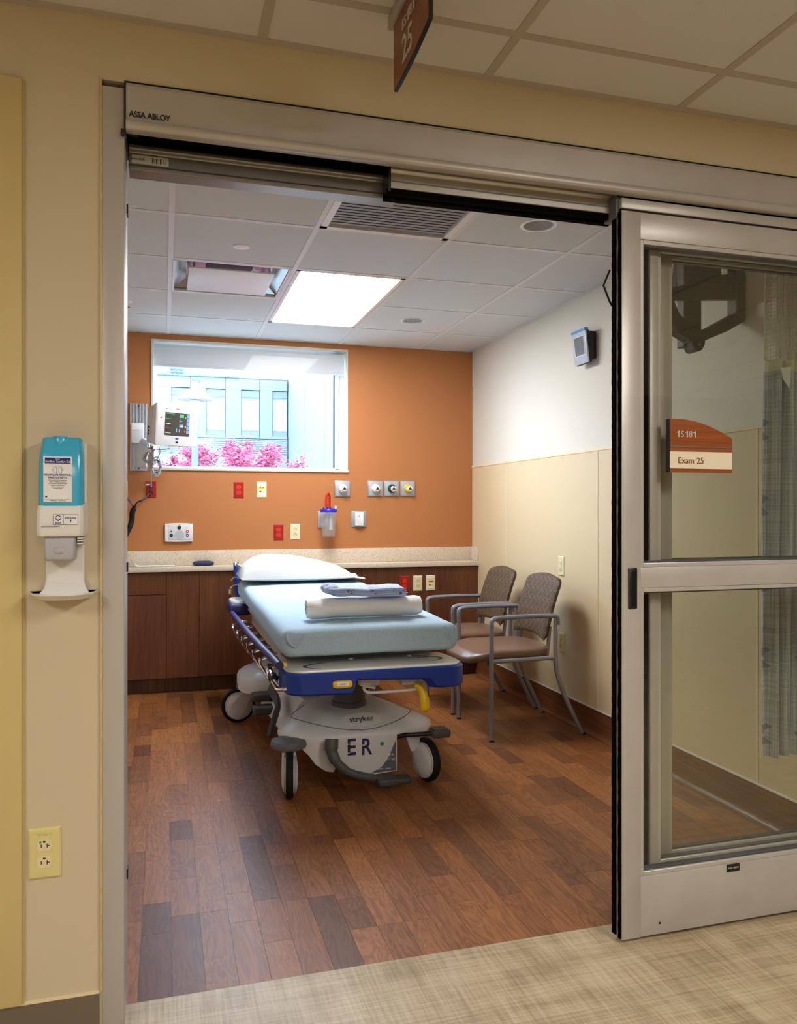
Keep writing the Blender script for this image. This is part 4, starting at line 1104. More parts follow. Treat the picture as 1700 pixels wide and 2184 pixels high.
# ================================================================ HEADWALL
HY = 5.66
cab = thing('headwall_cabinet', 'dark cherry laminate cabinet front below the stone ledge', 'cabinet', (.68, HY + .02, 0))
def Lc(bm, o): bmesh.ops.translate(bm, vec=-Vector(o.location), verts=bm.verts); return bm
mk('body', Lc(bmbox(XL, XR - .001, HY + .040, YB - .002, .106, .832), cab), wood_cab, cab)
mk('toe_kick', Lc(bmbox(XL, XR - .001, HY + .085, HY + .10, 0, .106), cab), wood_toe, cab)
sx1 = onY(355, 1240, HY + .02).x; sx2 = onY(425, 1240, HY + .02).x
edges = [XL, sx1, sx2, .78, 1.39, XR - .002]
for k, (a, b) in enumerate(zip(edges, edges[1:])):
    z1_ = .828 if k else onY(355, 1268, HY + .02).z - .002
    mk('front_panel', Lc(bmbox(a + .0012, b - .0012, HY + .02, HY + .040, .106, z1_), cab), wood_cab, cab, bev=.001)
dw = mk('drawer_front', Lc(bmbox(XL + .001, sx1 - .0015, HY + .018, HY + .040, onY(355, 1268, HY + .02).z + .002, .826), cab), wood_cab, cab, bev=.001)
ct = thing('stone_ledge', 'speckled beige stone ledge with upstand along the headwall', 'countertop', (.68, HY, .833))
mk('ledge_top', Lc(bmbox(XL, XR - .001, HY, YB - .001, .833, .868, r=.003), ct), counter_m, ct)
mk('backsplash', Lc(bmbox(XL, XR - .001, YB - .020, YB - .001, .8685, .972, r=.002), ct), counter_m, ct)
mk('end_splash', Lc(bmbox(XR - .020, XR - .001, HY + .005, YB - .021, .8685, .972, r=.002), ct), counter_m, ct)

# ---------------------------------------------------------------- outlets
def plate_at(px, py, plane):
    if plane == 'back': return onY(px, py, YB), 0
    if plane == 'cab': return onY(px, py, HY + .02), 0
    if plane == 'right': return onX(px, py, XR - .004), -PI / 2
    return onY(px, py, YC), 0
def outlet(px, py, plane, kind, pm, fm, label, w_=.070, h_=.115, plug=None):
    c, rz = plate_at(px, py, plane)
    name = {'duplex': 'power_outlet', 'decora': 'power_outlet', 'data': 'data_outlet'}[kind]
    t = thing(name, label, 'outlet', (c.x, c.y, c.z), rz, 'wall outlets')
    bm = bmesh.new(); rings = []
    for (i, y) in ((0, 0), (0, -.003), (.004, -.006), (.008, -.0066)):
        a, b = w_ / 2 - i, h_ / 2 - i; rings.append([bm.verts.new(p) for p in ((-a, y, -b), (a, y, -b), (a, y, b), (-a, y, b))])
    ring_faces(bm, rings); mk('cover_plate', bm, pm, t, smooth=False)
    if kind == 'duplex':
        for z in (.0195, -.0195):
            poly = []
            for k in range(28):
                a = 2 * PI * k / 28; poly.append((.0172 * math.cos(a), max(-.0136, min(.0136, .0172 * math.sin(a))) + z))
            f = mk('receptacle', bmprism(poly, 'Y', -.0084, -.005), fm, t)
            sd = slot_dark if fm is not red_face else mat('slot red', (110, 20, 12), .5)
            for a, b, c2, d in ((-.0075, -.0055, -.005, .003), (.0052, .0072, -.006, .004), (.0072, .0120, -.002, .0)):
                mk('slot', bmbox(a, b, -.0087, -.0083, z + c2, z + d), sd, f)
            mk('ground_hole', bmbox(-.0028, .0028, -.0087, -.0083, z + .0065, z + .0105), sd, f)
        mk('screw', bmlathe([(0, .0015), (.003, .001), (.003, 0)], 10, Matrix.Translation((0, -.0066, 0)) @ AX_Y), pm, t)
    elif kind == 'decora':
        f = mk('receptacle', bmbox(-.0165, .0165, -.0084, -.005, -.033, .033, r=.001), fm, t)
        for z in (.019, -.019):
            for a, b in ((-.0075, -.0055), (.0052, .0072)): mk('slot', bmbox(a, b, -.0088, -.0083, z - .005, z + .003), slot_dark, f)
        for z in (.003, -.007): mk('test_button', bmbox(-.008, .008, -.0092, -.008, z, z + .005), pm, f)
    else:
        for z in (.037, -.037): mk('label_window', bmbox(-.021, .021, -.0082, -.006, z - .006, z + .006, r=.001), white_plastic, t)
        for jx, jz in ((-.0095, .0135), (.0095, .0135), (-.0095, -.012)):
            j = mk('data_jack', bmbox(jx - .0085, jx + .0085, -.0084, -.006, jz - .007, jz + .007, r=.001), yellow_plastic, t)
            mk('jack_opening', bmbox(jx - .0055, jx + .0055, -.0088, -.0082, jz - .004, jz + .002), slot_dark, j)
        mk('blank_insert', bmbox(.001, .018, -.0080, -.006, -.019, -.005, r=.001), pm, t)
    return t
o_red1 = outlet(322, 1044, 'back', 'duplex', red_plastic, red_face, 'red power outlet below the monitor with cords plugged in')
mk('purple_plug', bmbox(-.014, .014, -.034, -.008, .010, .030, r=.004), mat('purple plug', (64, 40, 130), .4), o_red1)
mk('white_tag', bmbox(-.034, -.006, -.021, -.020, .028, .038), label_white, o_red1)
mk('black_plug', bmbox(-.012, .014, -.036, -.008, -.030, -.008, r=.005), black_plastic, o_red1)
outlet(509, 1045, 'back', 'duplex', red_plastic, red_face, 'empty red power outlet under the middle of the window')
outlet(558, 1044.5, 'back', 'data', ivory, ivory_face, 'ivory data outlet with yellow jacks under the window')
outlet(594, 1135, 'back', 'duplex', red_plastic, red_face, 'red power outlet just above the ledge behind the pillow')
outlet(629.5, 1134, 'back', 'duplex', ivory, ivory_face, 'ivory power outlet just above the ledge beside the canister')
outlet(863, 1245, 'cab', 'duplex', red_plastic, red_face, 'red power outlet on the dark wood cabinet front')
outlet(891, 1244, 'cab', 'duplex', ivory, ivory_face, 'ivory power outlet on the dark wood cabinet front')
outlet(918.5, 1243, 'cab', 'data', ivory, ivory_face, 'ivory data outlet with yellow jacks on the dark wood cabinet front')
outlet(261, 1043, 'back', 'data', ivory, ivory_face, 'ivory data outlet half hidden by the door jamb')
outlet(1198, 1207, 'right', 'decora', ivory, ivory_face, 'ivory outlet on the cream wall above the chair back', w_=.074, h_=.118)
outlet(1199, 1370, 'right', 'decora', ivory_green, ivory_green, 'yellowish outlet low on the cream wall behind the chairs', w_=.074, h_=.118)
oc = outlet(95.5, 1818, 'corr', 'duplex', ivory_green, ivory_face, 'pale yellow green power outlet on the corridor wall', w_=.0715, h_=.118)
mk('green_dot', bmlathe([(0, .0002), (.0028, .0002), (.0028, -.001)], 12, Matrix.Translation((-.0085, -.0084, .0275)) @ AX_Y), green_dot, oc)
lettering('W1NL-2', .0085, mat('faded print', (190, 182, 120), .5), oc, 0, -.0069, .044)

# ---------------------------------------------------------------- medical gas outlets and slides
def gas(px, py, ringm, capm, label):
    c = onY(px, py, YB); t = thing('gas_outlet', label, 'gas outlet', (c.x, c.y, c.z), 0, 'medical gas outlets')
    mk('plate', bmbox(-.0585, .0585, -.010, 0, -.060, .060, r=.003), steel, t)
    mk('plate_face', bmbox(-.050, .050, -.0118, -.009, -.052, .052, r=.001), mat('satin steel face', (188, 190, 194), .5, metal=.4), t)
    k = mk('knob', bmlathe([(.031, .010), (.033, .018), (.031, .032), (.026, .040), (0, .040)], 32, AX_Y), ringm, t)
    M2 = Matrix.Translation((.006, 0, -.003)) @ AX_Y
    mk('coupler', bmlathe([(.022, .038), (.021, .050), (.017, .054), (0, .054)], 28, M2), capm, k)
    mk('coupler_hole', bmlathe([(.009, .0538), (.009, .0548), (0, .0548)], 16, M2), slot_dark, k)
    for a in range(3):
        d = Matrix.Rotation(a * 2 * PI / 3, 4, 'Y')
        mk('coupler_slot', bmbox(-.003, .003, -.0550, -.0535, .006, .014, M=Matrix.Translation((.006, 0, -.003)) @ d), slot_dark, k)
    return t
gas(730, 1042, white_plastic, white_plastic, 'white vacuum outlet on its own steel plate above the canister')
gas(800, 1042, white_plastic, white_plastic, 'white vacuum outlet, first in the row of three steel plates')
gas(834.5, 1042, teal, white_plastic, 'green ringed oxygen outlet in the middle of the row')
gas(869, 1042, yellow_plastic, white_plastic, 'yellow ringed air outlet next to the cream wall')
def slide(px, py, label):
    c = onY(px, py, YB); t = thing('slide_bracket', label, 'bracket', (c.x, c.y, c.z), 0, 'canister slide brackets')
    mk('plate', bmbox(-.0585, .0585, -.010, 0, -.060, .060, r=.003), steel, t)
    mk('slide_channel', bmbox(-.032, .032, -.020, -.010, -.046, .052, r=.002), white_plastic, t)
    for s in (-1, 1): mk('slide_lip', bmbox(s * .026 - .006, s * .026 + .006, -.028, -.019, -.046, .052, r=.002), white_plastic, t)
    mk('slide_stop', bmbox(-.032, .032, -.030, -.018, -.054, -.046, r=.002), grey_plastic, t)
    mk('screw', bmlathe([(0, .002), (.004, .0015), (.004, 0)], 10, Matrix.Translation((.0, -.020, .022)) @ AX_Y), alu_dark, t)
slide(765, 1107, 'empty white slide bracket on a steel plate beside the canister')
slide(694, 1108, 'slide bracket mostly hidden behind the suction canister')
# suction canister
c = onY(701, 1145, YB - .10); cn = thing('suction_canister', 'clear suction canister with blue lid and red hose loop', 'canister', (c.x, c.y, c.z))
zl = onY(701, 1092, YB - .10).z - c.z
mk('cup', lathe(bmesh.new(), [(0, .002), (.044, .002), (.047, .006), (.052, zl * .6), (.0565, zl * .88), (.0595, zl * .9), (.0595, zl), (.0575, zl), (.0545, zl * .9), (.050, zl * .6), (.045, .009), (0, .008)], 36, caps=(False, False)), clear_plastic, cn)
for k in range(7): mk('measure_mark', bmbox(.0, .014, -.0535 + .0 - (.002 if k > 3 else 0), -.052 - (.002 if k > 3 else 0), .03 + .016 * k, .032 + .016 * k), grey_plastic, cn)
ld = mk('lid', bmlathe([(.062, zl), (.063, zl + .012), (.058, zl + .020), (.030, zl + .024), (0, zl + .024)], 36), canister_blue, cn)
for dx, dy, r_, h_ in ((-.040, -.01, .007, .030), (-.016, -.03, .009, .036), (.014, .0, .012, .030), (.034, -.02, .007, .026)):
    mk('lid_port', bmlathe([(r_, zl + .018), (r_ * .9, zl + h_), (0, zl + h_)], 14, Matrix.Translation((dx, dy, 0))), canister_blue, ld)
mk('port_cap', bmlathe([(.007, zl + .022), (.008, zl + .045), (0, zl + .045)], 14, Matrix.Translation((.050, -.01, 0))), white_plastic, ld)
zt2 = onY(698, 1052, YB - .10).z - c.z
hs = smooth_path([(-.019, -.012, zl + .03), (-.021, -.010, zl + .08), (-.016, -.004, zt2 - .018), (-.004, .0, zt2), (.008, .01, zt2 - .02), (.010, .012, zl + .08), (.008, .004, zl + .03)], 6)
mk('hose', bmtube(hs, .0085, 10), mat('red hose', (196, 34, 18), .3), cn)
mk('inner_tube', bmtube([(-.012, -.005, .04), (-.012, -.005, zl)], .007, 8), clear_plastic, cn)
mk('inner_filter', bmbox(.004, .026, -.012, .012, .05, zl - .005, r=.003), mat('frosted plastic', (225, 228, 232), .5), cn)
mk('hanger', bmbox(-.02, .02, .052, .072, zl * .55, zl * .95, r=.003), white_plastic, cn)

# nurse call station
c = onY(381.5, 1136, YB); nc = thing('call_station', 'white nurse call station with speaker and coloured buttons above the ledge', 'call station', (c.x, c.y, c.z))
w2, h2 = .094, .062
poly = []
for k in range(13): u = -1 + 2 * k / 12; poly.append((u * w2, h2 + .004 * (1 - u * u)))
for k in range(13): u = 1 - 2 * k / 12; poly.append((u * w2, -h2 - .003 * (1 - u * u)))
mk('housing', bmprism(poly, 'Y', -.020, 0), white_plastic, nc, bev=.004)
mk('face', bmbox(-.072, .090, -.0225, -.019, -.050, .056, r=.002), mat('station face', (224, 224, 226), .4), nc)
sp = mk('speaker_grille', bmlathe([(.033, .0222), (.033, .0232), (0, .0232)], 32, Matrix.Translation((.004, 0, -.014)) @ AX_Y), mat('speaker perforation', (196, 198, 202), .6, bump=(700, 1.0)), nc)
for dx, dz, r_, m_ in ((.003, .036, .013, teal), (.058, .010, .0105, mat('red button', (206, 60, 40), .4)), (.057, -.018, .010, blue_btn), (-.052, -.018, .012, teal), (-.052, .010, .005, slot_dark)):
    b_ = mk('call_button', bmlathe([(r_, .0222), (r_, .0248), (r_ * .8, .0258), (0, .0258)], 20, Matrix.Translation((dx, 0, dz)) @ AX_Y), m_, nc)
mk('button_mark', bmbox(.053, .063, -.0263, -.0258, .008, .012), label_white, nc)
mk('button_mark', bmbox(.052, .062, -.0263, -.0258, -.020, -.016), label_white, nc)
mk('indicator', bmbox(.044, .070, -.0232, -.0222, .032, .046), white_plastic, nc)
mk('red_mark', bmbox(-.006, .010, -.0232, -.0222, .052, .055), red_plastic, nc)

# ---------------------------------------------------------------- patient monitor on its wall channel
ch = onY(296, 1004, YB); ch2 = onY(296, 861, YB)
H_ = ch2.z - ch.z
wc = thing('monitor_wall_channel', 'ribbed aluminium wall channel carrying the monitor arm', 'wall channel', (ch.x, YB, ch.z))
bm = bmesh.new(); box(bm, -.056, .056, -.008, 0, 0, H_)
for k in range(6): box(bm, -.056 + .0205 * k, -.050 + .0205 * k, -.022, -.008, 0, H_)
mk('channel', bm, mat('channel aluminium', (204, 206, 212), .35, metal=.25), wc, smooth=False)
for z in (.018, H_ - .016): mk('bolt', bmlathe([(.0, .026), (.006, .025), (.006, .008)], 12, Matrix.Translation((0, 0, z)) @ AX_Y), black_plastic, wc)
cg = mk('slide_carriage', bmbox(-.048, .034, -.07, -.022, H_ * .40, H_ * .70, r=.008), white_plastic, wc)
mk('carriage_latch', bmbox(-.046, .010, -.078, -.068, H_ * .585, H_ * .62, r=.004), white_plastic, wc)
p0 = Vector((.02, -.06, H_ * .46)); p1 = Vector((-.012, -.13, H_ * .12)); 
Q = lambda px, py, y: onY(px, py, y) - Vector((ch.x, YB, ch.z))
bm = bmesh.new(); rings = []
for q, hw2 in ((Q(312, 935, 5.62), .030), (Q(305, 955, 5.60), .042), (Q(298, 978, 5.60), .045), (Q(300, 996, 5.60), .040)):
    rings.append([bm.verts.new(q + Vector(d)) for d in ((-hw2, -.03, 0), (hw2, -.03, -.006), (hw2, .04, -.006), (-hw2, .04, 0))])
ring_faces(bm, rings); mk('support_arm', bm, mat('arm beige grey', (206, 200, 192), .45), wc, bev=.008)
mk('arm_joint', bmtube([Q(304, 941, 5.55), Q(316, 946, 5.55)], .022, 14), mat('pale blue plastic', (190, 204, 226), .4), wc)

mc = onY(374, 908, 5.42)
mon = thing('patient_monitor', 'white bedside patient monitor with dark screen on the wall arm', 'monitor', (mc.x, mc.y, mc.z), math.radians(33))
bw, bh = .158, .134
tl = Matrix.Rotation(math.radians(4), 4, 'X')
def Mo(bm): bmesh.ops.transform(bm, matrix=tl, verts=bm.verts); return bm
poly = round_path([Vector(p) for p in ((0, 0, -bh), (bw, 0, -bh), (bw * 1.0, 0, bh), (0, 0, bh + .010), (-bw, 0, bh), (-bw, 0, -bh), (0, 0, -bh))], .022, 5)[:-1]
bm = bmesh.new(); rings = []
for y, s_ in ((-.004, .965), (-.016, .985), (-.020, 1.0), (.012, 1.0), (.02, .985)):
    rings.append([bm.verts.new((p.x * s_, y if s_ != .965 else -.024, p.z * s_)) for p in poly])
rings = [rings[0], rings[2], rings[3], rings[4]]
ring_faces(bm, rings); fc = mk('front_bezel', Mo(bm), mat('monitor white', (214, 213, 212), .35), mon)
bm = bmesh.new(); rings = []
for y, s_, dz in ((.018, .95, 0), (.06, .93, 0), (.12, .84, -.008), (.155, .70, -.018)):
    rings.append([bm.verts.new((p.x * s_, y, p.z * s_ + dz)) for p in poly])
ring_faces(bm, rings); mk('rear_case', Mo(bm), mat('monitor case', (206, 202, 198), .45), mon)
for k in range(3): mk('side_slot', Mo(bmbox(-bw * .93 - .004, -bw * .93 + .02, .07 + .0 * k, .078, -.070 + .022 * k, -.056 + .022 * k)), black_plastic, mon)
m_, n_ = newmat('monitor screen glass', .15); n_.b.inputs['Base Color'].default_value = lin((40, 38, 36)); n_.b.inputs['Emission Color'].default_value = lin((78, 74, 70)); n_.b.inputs['Emission Strength'].default_value = .35
scr = mk('screen', Mo(bmbox(-.094, .090, -.0262, -.022, -.066, .082, r=.001)), m_, mon)
def glow(name, rgb): return emit(name, tuple(lin(rgb)[:3]), .32)
gG, gW, gR, gB = glow('trace green', (60, 190, 70)), glow('trace white', (210, 210, 210)), glow('trace red', (200, 90, 80)), glow('side menu blue', (110, 140, 210))
for k in range(5): mk('menu_key', Mo(bmbox(.067, .087, -.0268, -.0258, .055 - .026 * k, .077 - .026 * k)), gB, scr)
for z, m2, x0, x1, h2_ in ((.072, gG, -.090, -.025, .0022), (.040, gG, -.090, -.045, .0022), (.008, gW, -.090, -.055, .003), (-.020, gR, -.090, -.064, .0016), (-.052, gW, -.090, -.050, .0022)):
    mk('trace', Mo(bmbox(x0, x1, -.0268, -.0258, z, z + h2_)), m2, scr)
for x0, x1, z0, z1_, m2 in ((.012, .020, .052, .076, gB), (.024, .045, .054, .074, gG), (.055, .063, .050, .060, gG), (.012, .019, .022, .040, gB), (.022, .036, .030, .033, gG), (.012, .020, -.010, .008, gB), (.022, .042, -.008, -.002, gW), (.022, .040, .004, .007, gW), (.054, .062, -.008, .0, gW), (-.012, -.004, -.042, -.020, gB), (.010, .018, -.042, -.022, gB), (.052, .060, -.040, -.030, gR)):
    mk('readout', Mo(bmbox(x0, x1, -.0268, -.0258, z0, z1_)), m2, scr)
for dx, dz, rx_, rz_, m2 in ((.0, -.083, .013, .006, blue_btn), (.0, -.108, .010, .006, black_plastic), (-.122, .045, .005, .005, mat('orange lamp', (240, 110, 60), .4)), (.0, .108, .017, .004, mat('red badge', (214, 92, 70), .4)), (-.085, .105, .006, .004, mat('blue badge', (120, 140, 200), .4))):
    mk('button', Mo(superq(bmesh.new(), (dx, -.025, dz), (rx_, .0025, rz_), .6, .9, 16, 8)), m2, mon)

# coiled leads hanging under the monitor
lead_g = mat('grey lead', (178, 180, 184), .45); lead_d = mat('steel blue lead', (120, 134, 150), .45)
def Yp(px, py, y=5.50): return onY(px, py, y)
ca = thing('monitor_leads', 'bundle of grey sensor leads coiled below the monitor', 'cable', Yp(328, 1000))
def cab_(pts, r_, m_, name='lead'): return mk(name, Lc(bmtube(smooth_path(pts, 6), r_, 7), ca), m_, ca)
rr = random.Random(5)
for k in range(5):
    cab_([Yp(324 + k, 952), Yp(318 - 3 * k + rr.uniform(-2, 2), 960 + 4 * k), Yp(303 + 4 * k, 975 + 3 * k), Yp(314 + 3 * k, 987), Yp(322 + k, 965 - 2 * k), Yp(316 + 2 * k, 954)], .0035, lead_g)
for k in range(7):
    cx_, cy_, rx_, ry_ = 332 + rr.uniform(-2, 2), 998 + rr.uniform(-5, 4), 9 + rr.uniform(-2, 2.5), 17 + rr.uniform(-4, 2)
    cab_([Yp(cx_ + rx_ * math.cos(a), cy_ + ry_ * math.sin(a), 5.50 + rr.uniform(-.012, .012)) for a in [2 * PI * q / 12 for q in range(13)]], .0040, lead_d if k % 2 else lead_g)
cab_([Yp(340, 956), Yp(341, 965), Yp(337, 975), Yp(331, 985)], .003, lead_g); cab_([Yp(330, 957), Yp(327, 965), Yp(328, 980), Yp(332, 990)], .0035, lead_d)
cab_([Yp(326, 957), Yp(340, 959), Yp(352, 958), Yp(362, 956)], .003, lead_g)
cab_([Yp(324, 985, 5.52), Yp(322, 1005, 5.6), Yp(322.5, 1030, 5.74), Yp(322.5, 1038, 5.765)], .0045, lead_g, 'power_lead')
mk('cable_tie', Lc(superq(bmesh.new(), Yp(318, 961), (.017, .012, .010), .5, .5, 20, 10), ca), label_white, ca)
# black sleeve with power and blue data cords
y_ = 5.72
sl = thing('cable_sleeve', 'black spiral cable sleeve drooping from the red outlet', 'cable', onY(283, 1080, y_))
pts = smooth_path([onY(287, 1079, y_), onY(282, 1095, y_), onY(281, 1110, y_), onY(275, 1128, y_ - .02), onY(262, 1150, y_ - .05), onY(246, 1160, y_ - .06)], 8)
mk('sleeve', Lc(bmtube(pts, [.012] * 4 + [.018] * (len(pts) - 4), 12), sl), black, sl)
mk('power_cord', Lc(bmtube(smooth_path([onY(323, 1050, 5.765), onY(314, 1058, 5.75), onY(302, 1067, y_), onY(292, 1072, y_), onY(287, 1080, y_)], 6), .0055, 8), sl), black_plastic, sl)
mk('data_cord', Lc(bmtube(smooth_path([onY(261, 1053, 5.79), onY(270, 1062, 5.75), onY(278, 1071, y_), onY(284, 1081, y_)], 6), .0042, 8), sl), mat('blue cord', (52, 44, 160), .4), sl)

# things on the ledge
p = onY(325, 1206, HY + .05)
pp = thing('paper_wrapper', 'open white paper strip curling up on the stone ledge', 'paper', (p.x, HY + .06, .8695))
bm = bmesh.new(); G = []
for k in range(17):
    u = k / 16; x = -.145 + .29 * u; z = .001 + .045 * max(0, (.16 - u) / .16) ** 1.3
    G.append([bm.verts.new((x + (.014 * max(0, .16 - u) / .16), -.035 + .015 * u, z)), bm.verts.new((x, .035 - .01 * u, z + .004))])
for a, b in zip(G, G[1:]): bm.faces.new((a[0], b[0], b[1], a[1]))
ret = bmesh.ops.extrude_face_region(bm, geom=list(bm.faces)); bmesh.ops.translate(bm, vec=(0, 0, .0012), verts=[v for v in ret['geom'] if isinstance(v, bmesh.types.BMVert)])
mk('paper_sheet', bm, label_white, pp, smooth=True)
p = onY(434, 1203, HY + .06)
wl = thing('blue_case', 'small navy blue soft case lying on the stone ledge', 'case', (p.x, HY + .065, .8685))
bm = bmesh.new(); superq(bm, (0, 0, .016), (.072, .045, .016), .6, .45, 36, 14); mk('case_body', bm, mat('navy nylon', (38, 44, 78), .6), wl)
bm = bmesh.new(); superq(bm, (.004, -.002, .027), (.052, .034, .007), .6, .4, 30, 10); mk('case_flap', bm, mat('navy nylon flap', (50, 56, 92), .55), wl)

# wall terminal on the cream wall
c = onX(1243, 740, XR - .05); dv = thing('wall_terminal', 'small tilted touch terminal high on the cream wall', 'terminal', (XR - .004, c.y, c.z), -PI / 2)
tilt = Matrix.Rotation(math.radians(7), 4, 'X')
mk('wall_box', bmbox(-.065, .07, -.045, 0, -.075, .078, r=.006), black_plastic, dv)
mk('rear_shell', bmbox(-.074, .078, -.058, -.040, -.094, .092, r=.008, M=tilt), black_plastic, dv)
f_ = mk('front_frame', bmbox(-.078, .078, -.066, -.056, -.090, .088, r=.004, M=tilt), mat('terminal silver', (196, 202, 218), .35), dv)
mk('screen', bmbox(-.050, .052, -.0668, -.0655, -.040, .060, M=tilt), mat('terminal screen', (118, 120, 124), .2), f_)
mk('screen_bezel', frame_bm(-.056, .058, -.047, .067, .006, -.0675, -.0655), white_plastic, f_).data.transform(tilt)
for k in range(2): mk('screen_line', bmbox(-.049, .051, -.0671, -.0667, -.014 - .016 * k, -.0128 - .016 * k, M=tilt), slate, f_)
mk('status_bar', bmbox(-.076, .076, -.068, -.044, .087, .102, r=.003, M=tilt), mat('blue bar', (86, 160, 226), .3), dv)

# ================================================================ BEHIND THE GLASS
TY = 2.78
tv = thing('television_bracket', 'dark television mount hanging from the ceiling behind the glass', 'bracket', onY(1482, 640, TY))
tvm = mat('charcoal metal', (34, 34, 36), .5)
def poly_part(name, pxs, y0, y1, m_=tvm): mk(name, Lc(bmprism([(onY(a, b, TY).x, onY(a, b, TY).z) for a, b in pxs], 'Y', y0, y1), tv), m_, tv, bev=.004)
poly_part('pole', [(1463, 520), (1500, 520), (1500, 738), (1463, 738)], TY + .01, TY + .06)
poly_part('mounting_plate', [(1420, 618), (1460, 608), (1510, 590), (1578, 584), (1578, 641), (1425, 642)], TY - .02, TY + .01)
poly_part('upper_plate', [(1468, 545), (1560, 552), (1560, 590), (1462, 604)], TY + .06, TY + .10)
poly_part('side_arm', [(1561, 556), (1579, 558), (1579, 690), (1561, 672)], TY - .03, TY + .03)
poly_part('lower_arm', [(1556, 672), (1579, 688), (1545, 708), (1500, 727), (1462, 732), (1462, 712), (1502, 702)], TY - .03, TY + .02)
poly_part('left_arm', [(1408, 636), (1428, 642), (1440, 672), (1464, 694), (1464, 730), (1440, 716), (1416, 686)], TY - .03, TY + .02)
tip = [(1464, 725), (1494, 725), (1492, 740), (1486, 750), (1479, 753), (1472, 750), (1467, 740)]
poly_part('swivel_tip', tip, TY - .035, TY + .03, black_plastic)
bt = onY(1479, 738, TY); mk('bolt', Lc(bmlathe([(.005, .035), (.005, .040), (0, .040)], 10, Matrix.Translation((bt.x, TY, bt.z)) @ AX_Y), tv), alu_dark, tv)
# curtain
cu = thing('privacy_curtain', 'pale blue floral privacy curtain with net top behind the glass', 'curtain', (2.20, 2.40, .36))
cx0, cx1 = -.098, .098
def wav(u, z): return .026 * math.sin(u * 26) + .008 * math.sin(u * 61 + 1) + .01 * math.sin(z * 2 + u * 4)
def cloth(z0, z1, nu, nz, th_):
    bm = bmesh.new(); G = {}
    for i in range(nu + 1):
        for j in range(nz + 1):
            u = i / nu; z = z0 + (z1 - z0) * j / nz
            fl = .010 * (1 - z / 2.1)
            G[i, j] = bm.verts.new((cx0 - fl + (cx1 - cx0 + fl) * u, wav(u, z), z))
    for i in range(nu):
        for j in range(nz): bm.faces.new((G[i, j], G[i + 1, j], G[i + 1, j + 1], G[i, j + 1]))
    if th_:
        ret = bmesh.ops.extrude_face_region(bm, geom=list(bm.faces)); bmesh.ops.translate(bm, vec=(0, th_, 0), verts=[v for v in ret['geom'] if isinstance(v, bmesh.types.BMVert)])
    return bm
mk('curtain_cloth', cloth(0, 1.40, 70, 24, .0015), curtain_mat('floral linen'), cu)
mk('hem', cloth(-.002, .03, 70, 2, .003), curtain_mat('floral linen hem'), cu)
mk('net_band', cloth(1.40, 1.44, 70, 2, .002), mat('net ivory', (214, 212, 196), .8), cu)
nb = mk('net_top', cloth(1.44, 2.06, 44, 46, 0), MATS['net ivory'], cu)
md = nb.modifiers.new('net', 'WIREFRAME'); md.thickness = .0045; md.use_even_offset = False
tg = bmprism([(-.080, 1.405), (-.035, 1.41), (-.043, 1.33), (-.073, 1.365)], 'Y', -.045, -.044); mk('care_tag', tg, label_white, cu)
mk('ceiling_track', bmbox(-1.1, .10, -.012, .012, 2.098, 2.124, r=.003), white_plastic, cu)
for k in range(7): mk('carrier_hook', bmtube([(cx0 + .02 + .036 * k, 0, 2.05), (cx0 + .02 + .036 * k, 0, 2.10)], .003, 6), white_plastic, cu)

# ================================================================ CORRIDOR THINGS
# gel dispenser
gd = thing('gel_dispenser', 'white wall hand gel dispenser with blue bottle and drip tray', 'dispenser', (-.224, YC, 1.05))
def gz(py): return onY(128, py, YC - .06).z - 1.05
zb_, zn, zh, zt_ = gz(1284), gz(1140), gz(1082), gz(932)
wht = white_plastic
bk = bmprism([(-.040, .012), (.044, .012), (.044, zn), (.050, zn + .02), (.050, zt_ - .01), (-.046, zt_ - .01), (-.046, zn + .02), (-.040, zn)], 'Y', -.016, 0)
mk('back_plate', bk, wht, gd, bev=.004)
# drip tray: shallow curved dish
bm = bmesh.new(); A = []; B = []; N = 24
for k in range(N + 1):
    u = -1 + 2 * k / N
    A.append((u * (.074), -.010 - .085 * math.sqrt(max(0, 1 - (abs(u) ** 2.6)))))
for rings_z, sc in ((0.0, .80), (.012, 1.0), (.016, 1.0), (.011, .93), (.009, .5)):
    B.append([bm.verts.new((x * sc, y * sc if y < -.011 else -.006, rings_z)) for x, y in A])
ring_faces(bm, B, True, (True, True)); mk('drip_tray', bm, wht, gd, smooth=False)
mk('tray_neck', bmprism([(-.058, .006), (.058, .006), (.048, .022), (.044, .040), (-.040, .040), (-.044, .022)], 'Y', -.018, -.002), wht, gd, bev=.003)
# pump housing
bm = bmesh.new(); rings = []
for z, x0, x1, yf in ((zn - .004, -.050, .046, -.082), (zn + .004, -.051, .048, -.086), (zh - .016, -.0505, .048, -.088), (zh + .004, -.049, .047, -.080)):
    rings.append([bm.verts.new(p) for p in ((x0, 0, z), (x0, yf + .008, z), (x0 + .008, yf, z), (x1 - .008, yf, z), (x1, yf + .008, z), (x1 + .004, 0, z + (.012 if z > zh else 0)))])
ring_faces(bm, rings); mk('pump_housing', bm, wht, gd, bev=.002)
lbx = mk('logo_box', bmbox(-.014, .037, -.0892, -.087, zn + .024, zn + .046), label_white, gd)
for x0, x1 in ((-.012, .006), (.010, .035)): pass
mk('logo_frame', frame_bm(-.0145, .0375, zn + .0235, zn + .0465, .0006, -.0896, -.0885), slate, gd)
mk('logo_divider', bmbox(.0065, .0072, -.0896, -.0885, zn + .024, zn + .046), slate, gd)
